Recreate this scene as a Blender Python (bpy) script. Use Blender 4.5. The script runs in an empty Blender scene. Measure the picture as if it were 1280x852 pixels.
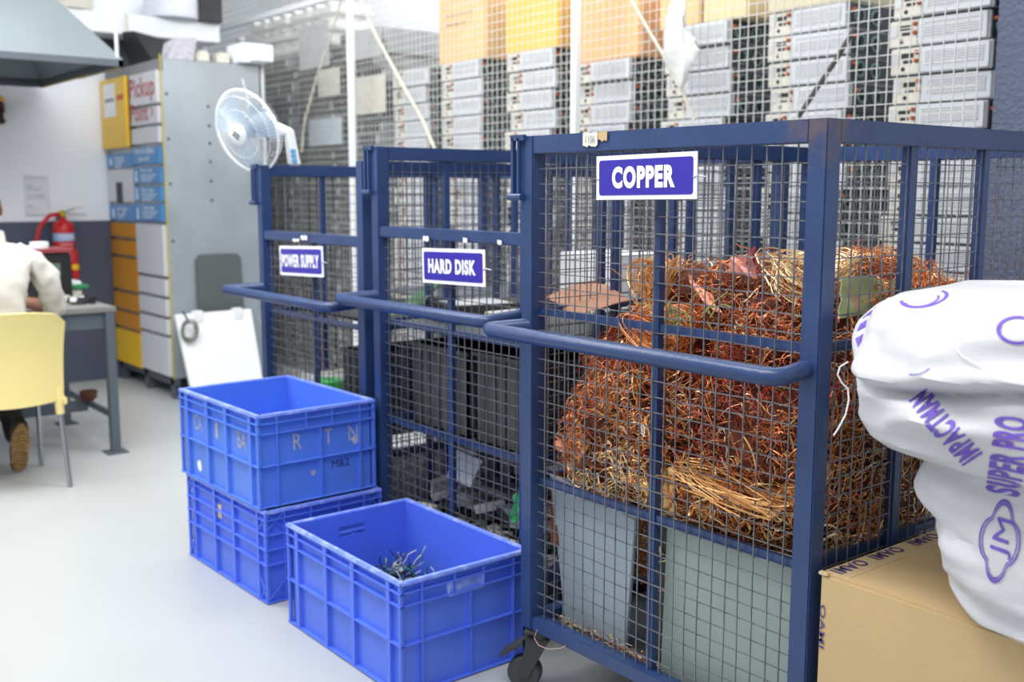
import bpy, bmesh, math, random
import numpy as np
from mathutils import Vector, Matrix
from mathutils.bvhtree import BVHTree
random.seed(7); rng = np.random.default_rng(7)
R = math.radians
scn = bpy.context.scene
col = scn.collection

# ------------------------------------------------------------------ camera
CAM = Vector((0, 0, 1.5)); FPX = 1329.3; YAW, PITCH, ROLL = R(51.558), R(8.062), R(0.056)
_fwd = Vector((-math.sin(YAW)*math.cos(PITCH), math.cos(YAW)*math.cos(PITCH), -math.sin(PITCH)))
_rt = Vector((math.cos(YAW), math.sin(YAW), 0)); _up = _rt.cross(_fwd)
RT = _rt*math.cos(ROLL)+_up*math.sin(ROLL); UP = -_rt*math.sin(ROLL)+_up*math.cos(ROLL); FW = _fwd
cd = bpy.data.cameras.new('camera'); cam = bpy.data.objects.new('camera', cd); col.objects.link(cam)
cam.matrix_world = Matrix(((RT.x, UP.x, -FW.x, CAM.x), (RT.y, UP.y, -FW.y, CAM.y), (RT.z, UP.z, -FW.z, CAM.z), (0, 0, 0, 1)))
cd.sensor_width = 36; cd.lens = 36*FPX/1280; cd.clip_start = .05; cd.clip_end = 60
cd.dof.use_dof = True; cd.dof.focus_distance = 2.6; cd.dof.aperture_fstop = 2.8
scn.camera = cam
# ------------------------------------------------------------------ light
scn.view_settings.view_transform = 'Standard'; scn.view_settings.look = 'None'
scn.view_settings.gamma = 1; scn.view_settings.use_curve_mapping = False
scn.view_settings.exposure = -0.1
w = bpy.data.worlds.new('world'); scn.world = w; w.use_nodes = True
w.node_tree.nodes['Background'].inputs[0].default_value = (.93, .97, 1, 1)
w.node_tree.nodes['Background'].inputs[1].default_value = .82
def area(name, loc, target, sx, sy, power, color=(1, 1, 1)):
    l = bpy.data.lights.new(name, 'AREA'); l.shape = 'RECTANGLE'; l.size = sx; l.size_y = sy; l.energy = power; l.color = color
    o = bpy.data.objects.new(name, l); col.objects.link(o); o.location = loc
    o.rotation_euler = (Vector(target)-Vector(loc)).to_track_quat('-Z', 'Y').to_euler(); return o
area('overhead_light', (-1.9, .5, 3.9), (-2.1, 1.6, 0), 3.0, 1.0, 120, (1, .99, .96))
area('overhead_light', (-4.9, .6, 4.0), (-5.6, 1.4, 0), 3.0, 1.2, 105, (1, 1, 1))
area('overhead_light', (-4.0, 3.2, 4.3), (-4.6, 3.9, 0), 5.5, .8, 150, (.97, .99, 1))
area('overhead_light', (-6.6, -.6, 3.9), (-8.0, 2.7, 1.2), 2.4, .8, 80, (1, .99, .97))  # added unseen lamp that brightens the locker cabinet front and left wall
area('overhead_light', (-7.5, 4.7, 4.3), (-7.5, 4.9, 0), 3.0, .6, 45, (.97, .99, 1))

# ------------------------------------------------------------------ pixel helpers (rays of the solved camera)
def ray(x, y): return FW + RT*((x-640)/FPX) - UP*((y-426)/FPX)
def onz(x, y, z): d = ray(x, y); return CAM + d*((z-CAM.z)/d.z)
def ony(x, y, Y): d = ray(x, y); return CAM + d*(Y/d.y)
def onx(x, y, X): d = ray(x, y); return CAM + d*(X/d.x)
def ond(x, y, D): return CAM + ray(x, y)*D

# ------------------------------------------------------------------ materials
def srgb(c):
    c = [v/255 for v in c]
    return tuple((v/12.92 if v <= .04045 else ((v+.055)/1.055)**2.4) for v in c)+(1,)
MATS = {}
def mat(name, c, rough=.5, metal=0, var=.08, scale=6, bump=0, bscale=40, alpha=1, c2=None, c2amt=.5, c2scale=4, spec=.5, trans=0, coat=0, emit=0):
    if name in MATS: return MATS[name]
    m = bpy.data.materials.new(name); m.use_nodes = True; MATS[name] = m
    nt = m.node_tree; N = nt.nodes; L = nt.links; p = N['Principled BSDF']
    p.inputs['Roughness'].default_value = rough; p.inputs['Metallic'].default_value = metal
    p.inputs['Specular IOR Level'].default_value = spec
    p.inputs['Alpha'].default_value = alpha; p.inputs['Transmission Weight'].default_value = trans
    p.inputs['Coat Weight'].default_value = coat
    tc = N.new('ShaderNodeTexCoord')
    nz = N.new('ShaderNodeTexNoise'); nz.inputs['Scale'].default_value = scale; nz.inputs['Detail'].default_value = 5
    L.new(tc.outputs['Object'], nz.inputs['Vector'])
    mr = N.new('ShaderNodeMapRange'); mr.inputs[1].default_value = .3; mr.inputs[2].default_value = .7
    mr.inputs[3].default_value = 1-var; mr.inputs[4].default_value = 1+var; L.new(nz.outputs['Fac'], mr.inputs[0])
    mx = N.new('ShaderNodeMix'); mx.data_type = 'RGBA'; mx.blend_type = 'MULTIPLY'; mx.inputs[0].default_value = 1
    base = srgb(c); mx.inputs[6].default_value = base
    cc = N.new('ShaderNodeCombineColor')
    for k in range(3): L.new(mr.outputs[0], cc.inputs[k])
    L.new(cc.outputs[0], mx.inputs[7]); out = mx.outputs[2]
    if c2:
        n2 = N.new('ShaderNodeTexNoise'); n2.inputs['Scale'].default_value = c2scale; n2.inputs['Detail'].default_value = 8; n2.inputs['Roughness'].default_value = .65
        L.new(tc.outputs['Object'], n2.inputs['Vector'])
        m2 = N.new('ShaderNodeMapRange'); m2.inputs[1].default_value = 1-c2amt; m2.inputs[2].default_value = 1-c2amt+.12; L.new(n2.outputs['Fac'], m2.inputs[0])
        x2 = N.new('ShaderNodeMix'); x2.data_type = 'RGBA'; L.new(m2.outputs[0], x2.inputs[0]); L.new(out, x2.inputs[6]); x2.inputs[7].default_value = srgb(c2); out = x2.outputs[2]
    L.new(out, p.inputs['Base Color'])
    if bump:
        nb = N.new('ShaderNodeTexNoise'); nb.inputs['Scale'].default_value = bscale; nb.inputs['Detail'].default_value = 4; L.new(tc.outputs['Object'], nb.inputs['Vector'])
        b = N.new('ShaderNodeBump'); b.inputs['Strength'].default_value = bump; b.inputs['Distance'].default_value = .01
        L.new(nb.outputs['Fac'], b.inputs['Height']); L.new(b.outputs[0], p.inputs['Normal'])
    return m
def cage_paint():
    m = mat('cage_blue_paint', (42, 64, 108), .33, 0, .12, 9, .12, 60, c2=(120, 100, 90), c2amt=.27, c2scale=14)
    nt = m.node_tree; N = nt.nodes; L = nt.links; p = N['Principled BSDF']
    src = p.inputs['Base Color'].links[0].from_socket
    g = N.new('ShaderNodeNewGeometry'); v = N.new('ShaderNodeVectorMath'); v.operation = 'DISTANCE'; v.inputs[1].default_value = (-1.385, 1.93, 1.66)
    L.new(g.outputs['Position'], v.inputs[0])
    nz = N.new('ShaderNodeTexNoise'); nz.inputs['Scale'].default_value = 25; nz.inputs['Detail'].default_value = 6; L.new(g.outputs['Position'], nz.inputs['Vector'])
    a = N.new('ShaderNodeMath'); a.operation = 'MULTIPLY_ADD'; L.new(nz.outputs['Fac'], a.inputs[0]); a.inputs[1].default_value = -.22; L.new(v.outputs['Value'], a.inputs[2])
    r = N.new('ShaderNodeMapRange'); r.inputs[1].default_value = -.09; r.inputs[2].default_value = .0; r.inputs[3].default_value = .75; r.inputs[4].default_value = 0; L.new(a.outputs[0], r.inputs[0])
    x = N.new('ShaderNodeMix'); x.data_type = 'RGBA'; L.new(r.outputs[0], x.inputs[0]); L.new(src, x.inputs[6]); x.inputs[7].default_value = srgb((98, 82, 80))
    L.new(x.outputs[2], p.inputs['Base Color']); return m
BLUE = cage_paint()
WIRE = mat('mesh_wire', (118, 119, 126), .38, .45, .3, 24)
WIREF = mat('fence_wire', (205, 205, 202), .5, .1, .1, 10)
def perforated():
    m = bpy.data.materials.new('perforated_sheet'); m.use_nodes = True; N = m.node_tree.nodes; L = m.node_tree.links; p = N['Principled BSDF']
    p.inputs['Roughness'].default_value = .45
    tc = N.new('ShaderNodeTexCoord'); sp = N.new('ShaderNodeSeparateXYZ'); L.new(tc.outputs['Object'], sp.inputs[0])
    o = []
    for k, s in ((0, 100), (2, 100)):
        a = N.new('ShaderNodeMath'); a.operation = 'MULTIPLY'; a.inputs[1].default_value = s; L.new(sp.outputs[k], a.inputs[0])
        f = N.new('ShaderNodeMath'); f.operation = 'FRACT'; L.new(a.outputs[0], f.inputs[0])
        g = N.new('ShaderNodeMath'); g.operation = 'GREATER_THAN'; g.inputs[1].default_value = .45; L.new(f.outputs[0], g.inputs[0]); o.append(g)
    mu = N.new('ShaderNodeMath'); mu.operation = 'MULTIPLY'; L.new(o[0].outputs[0], mu.inputs[0]); L.new(o[1].outputs[0], mu.inputs[1])
    x = N.new('ShaderNodeMix'); x.data_type = 'RGBA'; L.new(mu.outputs[0], x.inputs[0]); x.inputs[6].default_value = srgb((214, 217, 222)); x.inputs[7].default_value = srgb((95, 100, 108))
    L.new(x.outputs[2], p.inputs['Base Color']); return m
PERF = perforated()
WHITE = mat('white_plastic', (236, 238, 240), .45, 0, .03)
LGREY = mat('light_grey_steel', (196, 198, 200), .4, .2, .08, 12)
CREAM = mat('cream_plastic', (214, 210, 198), .5, 0, .1, 20)
BLACK = mat('black_plastic', (24, 24, 26), .5, 0, .1)
DARK = mat('dark_grey_plastic', (52, 54, 56), .6, 0, .2, 10, .2)
ORANGE = mat('orange_knob', (176, 84, 48), .5, 0, .15, 20)
TEAL = mat('teal_ring', (120, 150, 150), .4, .2, .1)
CBLUE = mat('crate_blue', (84, 128, 226), .42, 0, .05, 5, .06, 25, c2=(110, 146, 235), c2amt=.36, c2scale=9)
CBLUE2 = mat('crate_blue_deep', (84, 118, 230), .42, 0, .05, 5, .06, 25, c2=(114, 134, 238), c2amt=.36, c2scale=9)
RIMB = mat('crate_rim_lit_worn', (120, 146, 238), .45, 0, .1, 30, c2=(165, 182, 245), c2amt=.5, c2scale=22)  # base blue paled to paint light on the rims; random patches are wear
CARD = mat('cardboard', (196, 168, 124), .8, 0, .05, 3, .08, 120)
CARDB = mat('cardboard_bright', (226, 190, 138), .8, 0, .05, 3)
SIGNB = mat('sign_blue', (50, 38, 160), .35, 0, .02)
SIGNW = mat('sign_white', (244, 244, 248), .4, 0, .01)
PURPLE = mat('purple_ink', (112, 84, 190), .7, 0, .2, 60)
GALV = mat('galvanised_sheet', (178, 187, 194), .38, .55, .12, 3, .04, 8)
STEELD = mat('dark_steel', (92, 98, 106), .5, .3, .1)
CHROME = mat('steel_tube', (170, 172, 175), .25, .9, .05)

# ------------------------------------------------------------------ mesh builder
class MB:
    def __init__(s): s.v = []; s.f = []; s.mi = []; s.sm = False
    def add(s, vs, fs, mi=0):
        n = len(s.v); s.v += [tuple(x) for x in vs]; s.f += [tuple(i+n for i in f) for f in fs]; s.mi += [mi]*len(fs); return s
    def box(s, x0, x1, y0, y1, z0, z1, mi=0, M=None):
        vs = [Vector((x, y, z)) for z in (z0, z1) for y in (y0, y1) for x in (x0, x1)]
        if M is not None: vs = [M @ v for v in vs]
        return s.add(vs, [(0, 2, 3, 1), (4, 5, 7, 6), (0, 1, 5, 4), (2, 6, 7, 3), (0, 4, 6, 2), (1, 3, 7, 5)], mi)
    def hexa(s, b, t, mi=0):   # bottom quad, top quad
        return s.add(list(b)+list(t), [(3, 2, 1, 0), (4, 5, 6, 7), (0, 1, 5, 4), (1, 2, 6, 5), (2, 3, 7, 6), (3, 0, 4, 7)], mi)
    def slab(s, quad, th, mi=0):  # quad extruded by its normal
        q = [Vector(p) for p in quad]; n = (q[1]-q[0]).cross(q[2]-q[0]).normalized()*th
        return s.hexa(q, [p+n for p in q], mi)
    def tube(s, pts, r, n=10, mi=0, cap=True):
        pts = [Vector(p) for p in pts]; rs = r if isinstance(r, (list, tuple)) else [r]*len(pts)
        vs = []; prev = None
        for i, p in enumerate(pts):
            t = (pts[min(i+1, len(pts)-1)]-pts[max(i-1, 0)])
            t = t.normalized() if t.length > 1e-9 else Vector((0, 0, 1))
            if prev is None:
                a = t.orthogonal().normalized()
            else:
                a = prev-t*prev.dot(t); a = a.normalized() if a.length > 1e-6 else t.orthogonal().normalized()
            prev = a; b = t.cross(a)
            for k in range(n):
                an = 2*math.pi*k/n; vs.append(p+(a*math.cos(an)+b*math.sin(an))*rs[i])
        fs = []
        for i in range(len(pts)-1):
            for k in range(n): fs.append((i*n+k, i*n+(k+1) % n, (i+1)*n+(k+1) % n, (i+1)*n+k))
        if cap: fs += [tuple(range(n))[::-1], tuple((len(pts)-1)*n+k for k in range(n))]
        return s.add(vs, fs, mi)
    def lathe(s, prof, n=24, M=None, mi=0):   # prof (r,z)
        vs = []; M = M or Matrix.Identity(4)
        for r, z in prof:
            for k in range(n):
                a = 2*math.pi*k/n; vs.append(M @ Vector((r*math.cos(a), r*math.sin(a), z)))
        fs = []
        for i in range(len(prof)-1):
            for k in range(n): fs.append((i*n+k, i*n+(k+1) % n, (i+1)*n+(k+1) % n, (i+1)*n+k))
        fs += [tuple(range(n))[::-1], tuple((len(prof)-1)*n+k for k in range(n))]
        return s.add(vs, fs, mi)
    def wiregrid(s, o, u, v, lu, lv, nu, nv, r, jit=.0012, seg=8, phase=0.):
        o, u, v = Vector(o), Vector(u), Vector(v); nrm = u.cross(v)
        for a, b, la, lb, n, off in ((u, v, lu, lv, nu, r), (v, u, lv, lu, nv, -r)):
            for i in range(n+1):
                base = o+a*(la*i/n)
                ph = random.random()*6.28; am = random.gauss(0, jit); am2 = random.gauss(0, jit); t0 = random.uniform(.5, 1.6)
                pts = [base+b*(lb*k/seg)+a*(am*math.sin(ph+k*t0) if 0 < k < seg else 0)+nrm*(off*.8+(am2*math.cos(ph+k*t0*.8) if 0 < k < seg else 0)) for k in range(seg+1)]
                s.tube(pts, r, 4, cap=False)
        return s
    def build(s, name, mats, parent=None, smooth=False, bevel=0, org=None):
        me = bpy.data.meshes.new(name)
        o0 = Vector(org) if org is not None else (Vector(parent['_o']) if parent is not None and '_o' in parent else Vector((0, 0, 0)))
        me.from_pydata([tuple(Vector(v)-o0) for v in s.v], [], s.f)
        if not isinstance(mats, (list, tuple)): mats = [mats]
        for m in mats: me.materials.append(m)
        if any(s.mi): me.polygons.foreach_set('material_index', s.mi)
        bm = bmesh.new(); bm.from_mesh(me); bmesh.ops.recalc_face_normals(bm, faces=bm.faces)
        if bevel: bmesh.ops.bevel(bm, geom=[e for e in bm.edges if e.is_manifold and e.calc_face_angle(0) > .6], offset=bevel, segments=2, affect='EDGES', clamp_overlap=True)
        bm.to_mesh(me); bm.free()
        if smooth:
            me.polygons.foreach_set('use_smooth', [True]*len(me.polygons))
            try: me.set_sharp_from_angle(angle=R(40))
            except Exception: pass
        ob = bpy.data.objects.new(name, me); col.objects.link(ob)
        if parent is not None:
            ob.parent = parent; ob['_o'] = tuple(o0)
        else:
            ob.location = o0 if org is not None else (0, 0, 0); ob['_o'] = tuple(o0)
        return ob
TOPS = []
def tag(o, label=None, cat=None, group=None, kind=None):
    if label: o['label'] = label
    if cat: o['category'] = cat
    if group: o['group'] = group
    if kind: o['kind'] = kind
    return o
def empty(name, loc=(0, 0, 0), label=None, cat=None, group=None):
    o = bpy.data.objects.new(name, None); col.objects.link(o); o.location = loc; o['_o'] = tuple(loc); o.empty_display_size = .1
    return tag(o, label, cat, group)
def children(o): return [c for c in list(o.children)]
def copy_tree(o, parent=None):
    c = o.copy(); col.objects.link(c)
    if parent is not None: c.parent = parent
    for ch in children(o): copy_tree(ch, c)
    return c
def text_geo(s, bold=.0):
    cu = bpy.data.curves.new('t', 'FONT'); cu.body = s; cu.size = 1; cu.offset = bold; cu.resolution_u = 4; cu.space_character = 1+bold*2.6; cu.align_x = 'LEFT'
    ob = bpy.data.objects.new('t', cu); col.objects.link(ob); dg = bpy.context.evaluated_depsgraph_get(); dg.update()
    me = bpy.data.meshes.new_from_object(ob.evaluated_get(dg)); bm = bmesh.new(); bm.from_mesh(me)
    bpy.data.objects.remove(ob); bpy.data.meshes.remove(me); bpy.data.curves.remove(cu)
    xs = [v.co.x for v in bm.verts]; ys = [v.co.y for v in bm.verts]
    return bm, min(xs), max(xs), min(ys), max(ys)
def text(s, o, u, v, wd, ht, m, parent, name='lettering', bold=.02, th=.001, nrm=None, mapf=None, sub=0):
    """letters filling a wd x ht box whose lower-left corner is o, along u and v"""
    bm, x0, x1, y0, y1 = text_geo(s, bold)
    if sub:
        bmesh.ops.triangulate(bm, faces=bm.faces)
        bmesh.ops.subdivide_edges(bm, edges=bm.edges, cuts=sub, use_grid_fill=True)
    o, u, v = Vector(o), Vector(u), Vector(v); n = nrm or u.cross(v).normalized()
    mb = MB()
    pts = []
    for q in bm.verts:
        a = (q.co.x-x0)/(x1-x0)*wd; b = (q.co.y-y0)/(y1-y0)*ht
        P = o+u*a+v*b+n*th
        if mapf: P = mapf(P)
        pts.append(P)
    bm.verts.index_update()
    mb.add(pts, [[q.index for q in f.verts] for f in bm.faces]); bm.free()
    return mb.build(name, m, parent)

X, Y, Z = Vector((1, 0, 0)), Vector((0, 1, 0)), Vector((0, 0, 1))
# ================================================================== setting
def struct(name, mb, m, **k):
    o = mb.build(name, m, **k); o['kind'] = 'structure'; return o
FLOORM = mat('painted_floor', (180, 183, 183), .34, 0, .035, 1.3, .03, 3, c2=(166, 170, 172), c2amt=.30, c2scale=1.1)
struct('floor', MB().box(-11, 3, -4, 5.6, -.06, 0), FLOORM)
WALLW = mat('white_wall_paint', (238, 241, 247), .7, 0, .03, 1.5)
DADO = mat('blue_grey_paint', (78, 84, 104), .55, 0, .08, 3, .5, 60)
struct('wall_left', MB().box(-8.75, -8.6, -3, 3.62, 1.262, 4.4), WALLW)
struct('trim_1', MB().box(-8.75, -8.597, -3, 3.62, 0, 1.262), DADO)
struct('wall_back', MB().box(-11, 3, 5.4, 5.55, 0, 4.4), mat('white_wall_bright', (243, 245, 248), .7, 0, .02))
struct('wall_left_rear', MB().box(-10.95, -10.8, 3.62, 5.4, 0, 4.4).box(-10.8, -8.75, 3.52, 3.62, 0, 4.4), mat('grey_wall_paint', (196, 199, 204), .7, 0, .05))
struct('wall_pillar', MB().box(-2.13, -.9, 4.06, 5.4, 0, 4.4), mat('pillar_blue_grey', (92, 101, 126), .6, 0, .06, 4, .9, 55))
# ledge / duct along the end wall with pale band, and a dark steel column
struct('trim_2', MB().box(-8.6, -8.28, .3, 3.6, 2.66, 2.81).box(-8.6, -8.26, 2.85, 2.875, 2.655, 2.813, 1), [WHITE, CREAM], bevel=.004)
struct('trim_3', MB().box(-8.6, -8.22, 3.42, 3.6, 2.81, 4.4), DARK)
struct('ledge_shade', MB().box(-8.6, -8.595, 2.15, 3.45, 2.42, 2.66), mat('shadow_gap_dark', (70, 72, 78), .7))  # dark sheet painted as the shade in the gap under the ledge

# ================================================================== wire cages
def caster(parent, x, y, top, r=.045, yaw=0):
    M = Matrix.Translation((x, y, 0)) @ Matrix.Rotation(yaw, 4, 'Z')
    f = MB(); f.box(-.045, .045, -.045, .045, top-.008, top, M=M)
    f.lathe([(.028, top-.03), (.034, top-.008)], 14, M=M)
    for s in (-1, 1):
        f.hexa([M @ Vector(p) for p in ((-.065, s*.026-.003, r-.012), (-.035, s*.026-.003, r-.012), (-.035, s*.026+.003, r-.012), (-.065, s*.026+.003, r-.012))],
               [M @ Vector(p) for p in ((-.04, s*.026-.003, top-.028), (.03, s*.026-.003, top-.028), (.03, s*.026+.003, top-.028), (-.04, s*.026+.003, top-.028))])
    f.box(-.05, .03, -.029, .029, top-.034, top-.026, M=M)
    f.hexa([M @ Vector(p) for p in ((-.125, -.03, r+.045), (-.125, .03, r+.045), (-.05, .03, top-.05), (-.05, -.03, top-.05))],
           [M @ Vector(p) for p in ((-.125, -.03, r+.055), (-.125, .03, r+.055), (-.05, .03, top-.036), (-.05, -.03, top-.036))])
    c = f.build('caster', DARK, parent, bevel=.002)
    Mw = M @ Matrix.Translation((-.05, 0, r)) @ Matrix.Rotation(R(90), 4, 'X')
    wmb = MB(); wmb.lathe([(.016, -.022), (r-.006, -.022), (r, -.015), (r, .015), (r-.006, .022), (.016, .022)], 28, M=Mw)
    wmb.lathe([(.01, -.028), (.01, .028)], 10, M=Mw, mi=1)
    wmb.build('wheel', [mat('caster_rubber', (60, 60, 62), .6), CHROME], c, smooth=True)
    return c
S = .05
def cage(name, label, x0, x1, y0, y1, zt, zb, full, zm, zrail, zh, hx0, hx1, hy, side_posts, wall_rails, seed, casters, cell=.0413):
    random.seed(seed)
    t = empty(name, ((x0+x1)/2, (y0+y1)/2, 0), label, 'cage', 'blue wire mesh scrap cages on casters')
    def P(nm, mb, m=BLUE, **k): return mb.build(nm, m, t, **k)
    for px, py in ((x0, y0), (x1-S, y0), (x0, y1-S), (x1-S, y1-S)): P('post', MB().box(px, px+S, py, py+S, zb, zt), bevel=.003)
    # rails
    P('rail', MB().box(x0+S, x1-S, y0+.004, y0+S-.004, zb, zb+.04), bevel=.002)
    P('rail', MB().box(x0+S, x1-S, y1-S+.004, y1-.004, zb, zb+.04)); P('rail', MB().box(x0+S, x1-S, y1-S+.004, y1-.004, zt-.05, zt))
    for xx in (x0, x1-S):
        P('rail', MB().box(xx+.004, xx+S-.004, y0+S, y1-S, zb, zb+.04)); P('rail', MB().box(xx+.002, xx+S-.002, y0+S, y1-S, zt-.05, zt), bevel=.002)
    if full: P('rail', MB().box(x0+S, x1-S, y0+.002, y0+S-.002, zt-.05, zt), bevel=.002)
    else: P('rail', MB().box(x0+S, x1-S, y0+.004, y0+S-.004, zrail-.04, zrail), bevel=.003)
    for z in wall_rails:   # thin stiffening bars behind the mesh
        P('stiffener', MB().box(x0+S, x1-S, y0+.03, y0+.045, z-.01, z+.01)); P('stiffener', MB().box(x0+S, x1-S, y1-.045, y1-.03, z-.01, z+.01))
        P('stiffener', MB().box(x0+.03, x0+.045, y0+S, y1-S, z-.01, z+.01)); P('stiffener', MB().box(x1-.045, x1-.03, y0+S, y1-S, z-.01, z+.01))
    xm = (x0+x1)/2
    ztf = zt-.05 if full else zrail-.04
    P('stile', MB().box(xm-.01, xm+.012, y0+.025, y0+.045, zb+.04, ztf)); P('stile', MB().box(xm-.012, xm+.012, y1-.045, y1-.02, zb+.04, zt-.05))
    for yy in side_posts:
        for xx in (x0+.012, x1-.036): P('stile', MB().box(xx, xx+.024, yy-.012, yy+.012, zb+.04, zt-.05))
    r = .0019
    h = ztf-zb-.03; P('wire_mesh', MB().wiregrid((x0+S-.005, y0+.022, zb+.03), X, Z, x1-x0-2*S+.01, h, round((x1-x0-2*S)/cell), round(h/cell), r, .0016), WIRE)
    h = zt-.05-zb-.03; P('wire_mesh', MB().wiregrid((x0+S, y1-.022, zb+.03), X, Z, x1-x0-2*S, h, round((x1-x0-2*S)/cell), round(h/cell), r, .0016), WIRE)
    ly = y1-y0-2*S+.01
    P('wire_mesh', MB().wiregrid((x0+.02, y0+S-.005, zb+.03), Y, Z, ly, h, round(ly/cell), round(h/cell), r, .0016), WIRE)
    P('wire_mesh', MB().wiregrid((x1-.02, y0+S-.005, zb+.03), Y, Z, ly, h, round(ly/cell), round(h/cell), r, .0016), WIRE)
    P('floor_plate', MB().box(x0+.01, x1-.01, y0+.01, y1-.01, zb-.004, zb+.006), STEELD)
    # push handle: pipe bent at both ends
    pr = .0205
    def bend(a, b, c, k=.028): a, b, c = Vector(a), Vector(b), Vector(c); return [b+(a-b).normalized()*k, b+(a-b).normalized()*k*.3+(c-b).normalized()*k*.3, b+(c-b).normalized()*k]
    A, B, C_, D = (hx0+.02, y0, zh+.012), (hx0, hy, zh), (hx1, hy, zh), (hx1+.0, y0, zh+.005)
    A = (max(hx0, x0+.025), y0+.01, zh+.01); D = (min(hx1, x1-.025), y0+.01, zh+.01)
    pts = [Vector(A)]+bend(A, B, C_)+bend(B, C_, D)+[Vector(D)]
    P('push_handle', MB().tube(pts, pr, 18), BLUE, smooth=True)
    # gate hook at the tops of the front posts
    for xx in (x0-.012,) + (() if full else ()):
        hk = MB().box(xx-.022, xx-.012, y0-.012, y0+.0, zt-.17, zt-.005).box(xx-.022, xx+.035, y0-.012, y0, zt-.012, zt+.004).tube([(xx-.03, y0-.012, zt-.17), (xx+.03, y0-.012, zt-.17)], .01, 10)
        P('gate_hook', hk.box(xx+.006, xx+.014, y0-.012, y0, zt-.17, zt-.005), BLUE)
    for cx, cy in ((x0+.045, y0+.045), (x1-.045, y0+.045), (x0+.045, y1-.045), (x1-.045, y1-.045)): caster(t, cx, cy, zb-.004, .052 if zb > .17 else .045, R(38) if cy < (y0+y1)/2 else R(30))
    return t
CU = cage('mesh_cage', 'blue wire mesh cage full of copper scrap, nearest and rightmost of the three', -2.382, -1.362, 1.924, 3.26, 1.651, .2, True, 0, 0, 1.105, -2.425, -1.395, 1.825, (2.277, 2.61, 2.94), (.655, 1.155), 1, True)
HD = cage('mesh_cage', 'middle blue wire mesh cage with the HARD DISK plate', -3.535, -2.585, 2.12, 3.42, 1.662, .2, False, 0, 1.365, 1.092, -3.575, -2.64, 1.985, (2.45, 2.8, 3.1), (.62, 1.0), 2, True)
PS = cage('mesh_cage', 'farthest blue wire mesh cage with the POWER SUPPLY plate', -4.555, -3.615, 2.13, 3.43, 1.612, .15, False, 0, 1.318, 1.052, -4.61, -3.62, 1.98, (2.45, 2.8, 3.1), (.57, .95), 3, True)

# signs
def sign(word, corners, yy, label, bold=.055, wfrac=.63, hfrac=.5):
    (x0, zt), (x1, zt1), (x1b, zb1), (x0b, zb) = corners
    c = Vector(((x0+x1)/2, yy, (zt+zb)/2)); t = empty('name_plate', c, label, 'sign')
    u = (Vector((x1, yy, zt1))-Vector((x0, yy, zt))); W = u.length; u.normalize(); v = Vector((-u.z, 0, u.x)); H = abs(zt-zb)
    o = c-u*W/2-v*H/2; n = Vector((0, -1, 0))
    def q(a, b, d): return o+u*a+v*b+n*d
    MB().hexa([q(0, 0, 0), q(W, 0, 0), q(W, H, 0), q(0, H, 0)], [q(0, 0, .003), q(W, 0, .003), q(W, H, .003), q(0, H, .003)]).build('plate', SIGNW, t)
    m = W*.032; r_ = W*.022
    ring = []
    for cx, cy, a0 in ((W-m-r_, H-m-r_, 0), (m+r_, H-m-r_, 90), (m+r_, m+r_, 180), (W-m-r_, m+r_, 270)):
        for k in range(5): a = R(a0+k*22.5); ring.append((cx+r_*math.cos(a), cy+r_*math.sin(a)))
    nn = len(ring); mb = MB(); mb.add([q(a, b, .0032) for a, b in ring]+[q(a, b, .0042) for a, b in ring], [tuple(range(nn, 2*nn))]+[(i, (i+1) % nn, nn+(i+1) % nn, nn+i) for i in range(nn)])
    mb.build('blue_field', SIGNB, t)
    w_ = W*wfrac; h_ = H*hfrac
    text(word, q((W-w_)/2-W*.01, (H-h_)/2, .0042), u, v, w_, h_, SIGNW, t, bold=bold, th=.0012, nrm=n)
    for s_, a in ((-1, .012), (1, W-.012)): MB().tube([q(a, H*.45, .004), q(a+s_*.02, H*.5, .006), q(a+s_*.035, H*.46, -.006)], .0012, 5).build('tie_wire', CHROME, t)
    return t
def zc(pts, yy): return [(lambda p: (p.x, p.z))(ony(a, b, yy)) for a, b in pts]
sign('COPPER', zc([(747, 194.5), (873, 187.5), (870, 248), (746, 248.5)], 1.915), 1.915, 'blue COPPER name plate on the front of the nearest cage')
sign('HARD DISK', zc([(528.5, 308), (607, 310), (607, 356), (529, 351)], 2.108), 2.108, 'blue HARD DISK name plate on the middle cage', .055, .76, .42)
sign('POWER SUPPLY', zc([(350, 305), (404, 305.5), (404, 343), (349, 341)], 2.118), 2.118, 'blue POWER SUPPLY name plate on the farthest cage', .05, .86, .44)
# stickers and torn tape on the rails
def sticker(px0, py0, px1, py1, yy, label, m=None, lines=True, parent=None):
    a = ony(px0, py0, yy); b = ony(px1, py1, yy)
    mb = MB(); n = 7; top = []; bot = []
    for i in range(n+1):
        f = i/n; top.append((a.x+(b.x-a.x)*f, yy, a.z+(random.random()-.5)*.003)); bot.append((a.x+(b.x-a.x)*f, yy, b.z+(random.random()-.5)*.006))
    vs = top+bot+[(p[0], p[1]-.0012, p[2]) for p in top+bot]; k = n+1
    fs = [(2*k+i, 2*k+i+1, 3*k+i+1, 3*k+i) for i in range(n)]+[(i, i+1, k+i+1, k+i) for i in range(n)]
    mb.add(vs, fs); o = mb.build('sticker', m or CREAM, parent)
    if label: tag(o, label, 'sticker')
    return o
st = sticker(729, 166, 747, 182, 1.922, None, mat('paper_label', (214, 212, 204), .7), parent=CU)
text('1106', ony(732, 179, 1.92), X, Z, .035, .02, mat('faded_ink', (150, 150, 158), .8), CU, 'handwriting', bold=0, nrm=Vector((0, -1, 0)))
sticker(748, 165, 759, 175, 1.922, None, CARD, parent=CU)
for q in ((366, 298, 374, 302), (376, 294, 384, 300)): sticker(*q, 2.13, None, WHITE, parent=PS)
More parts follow.
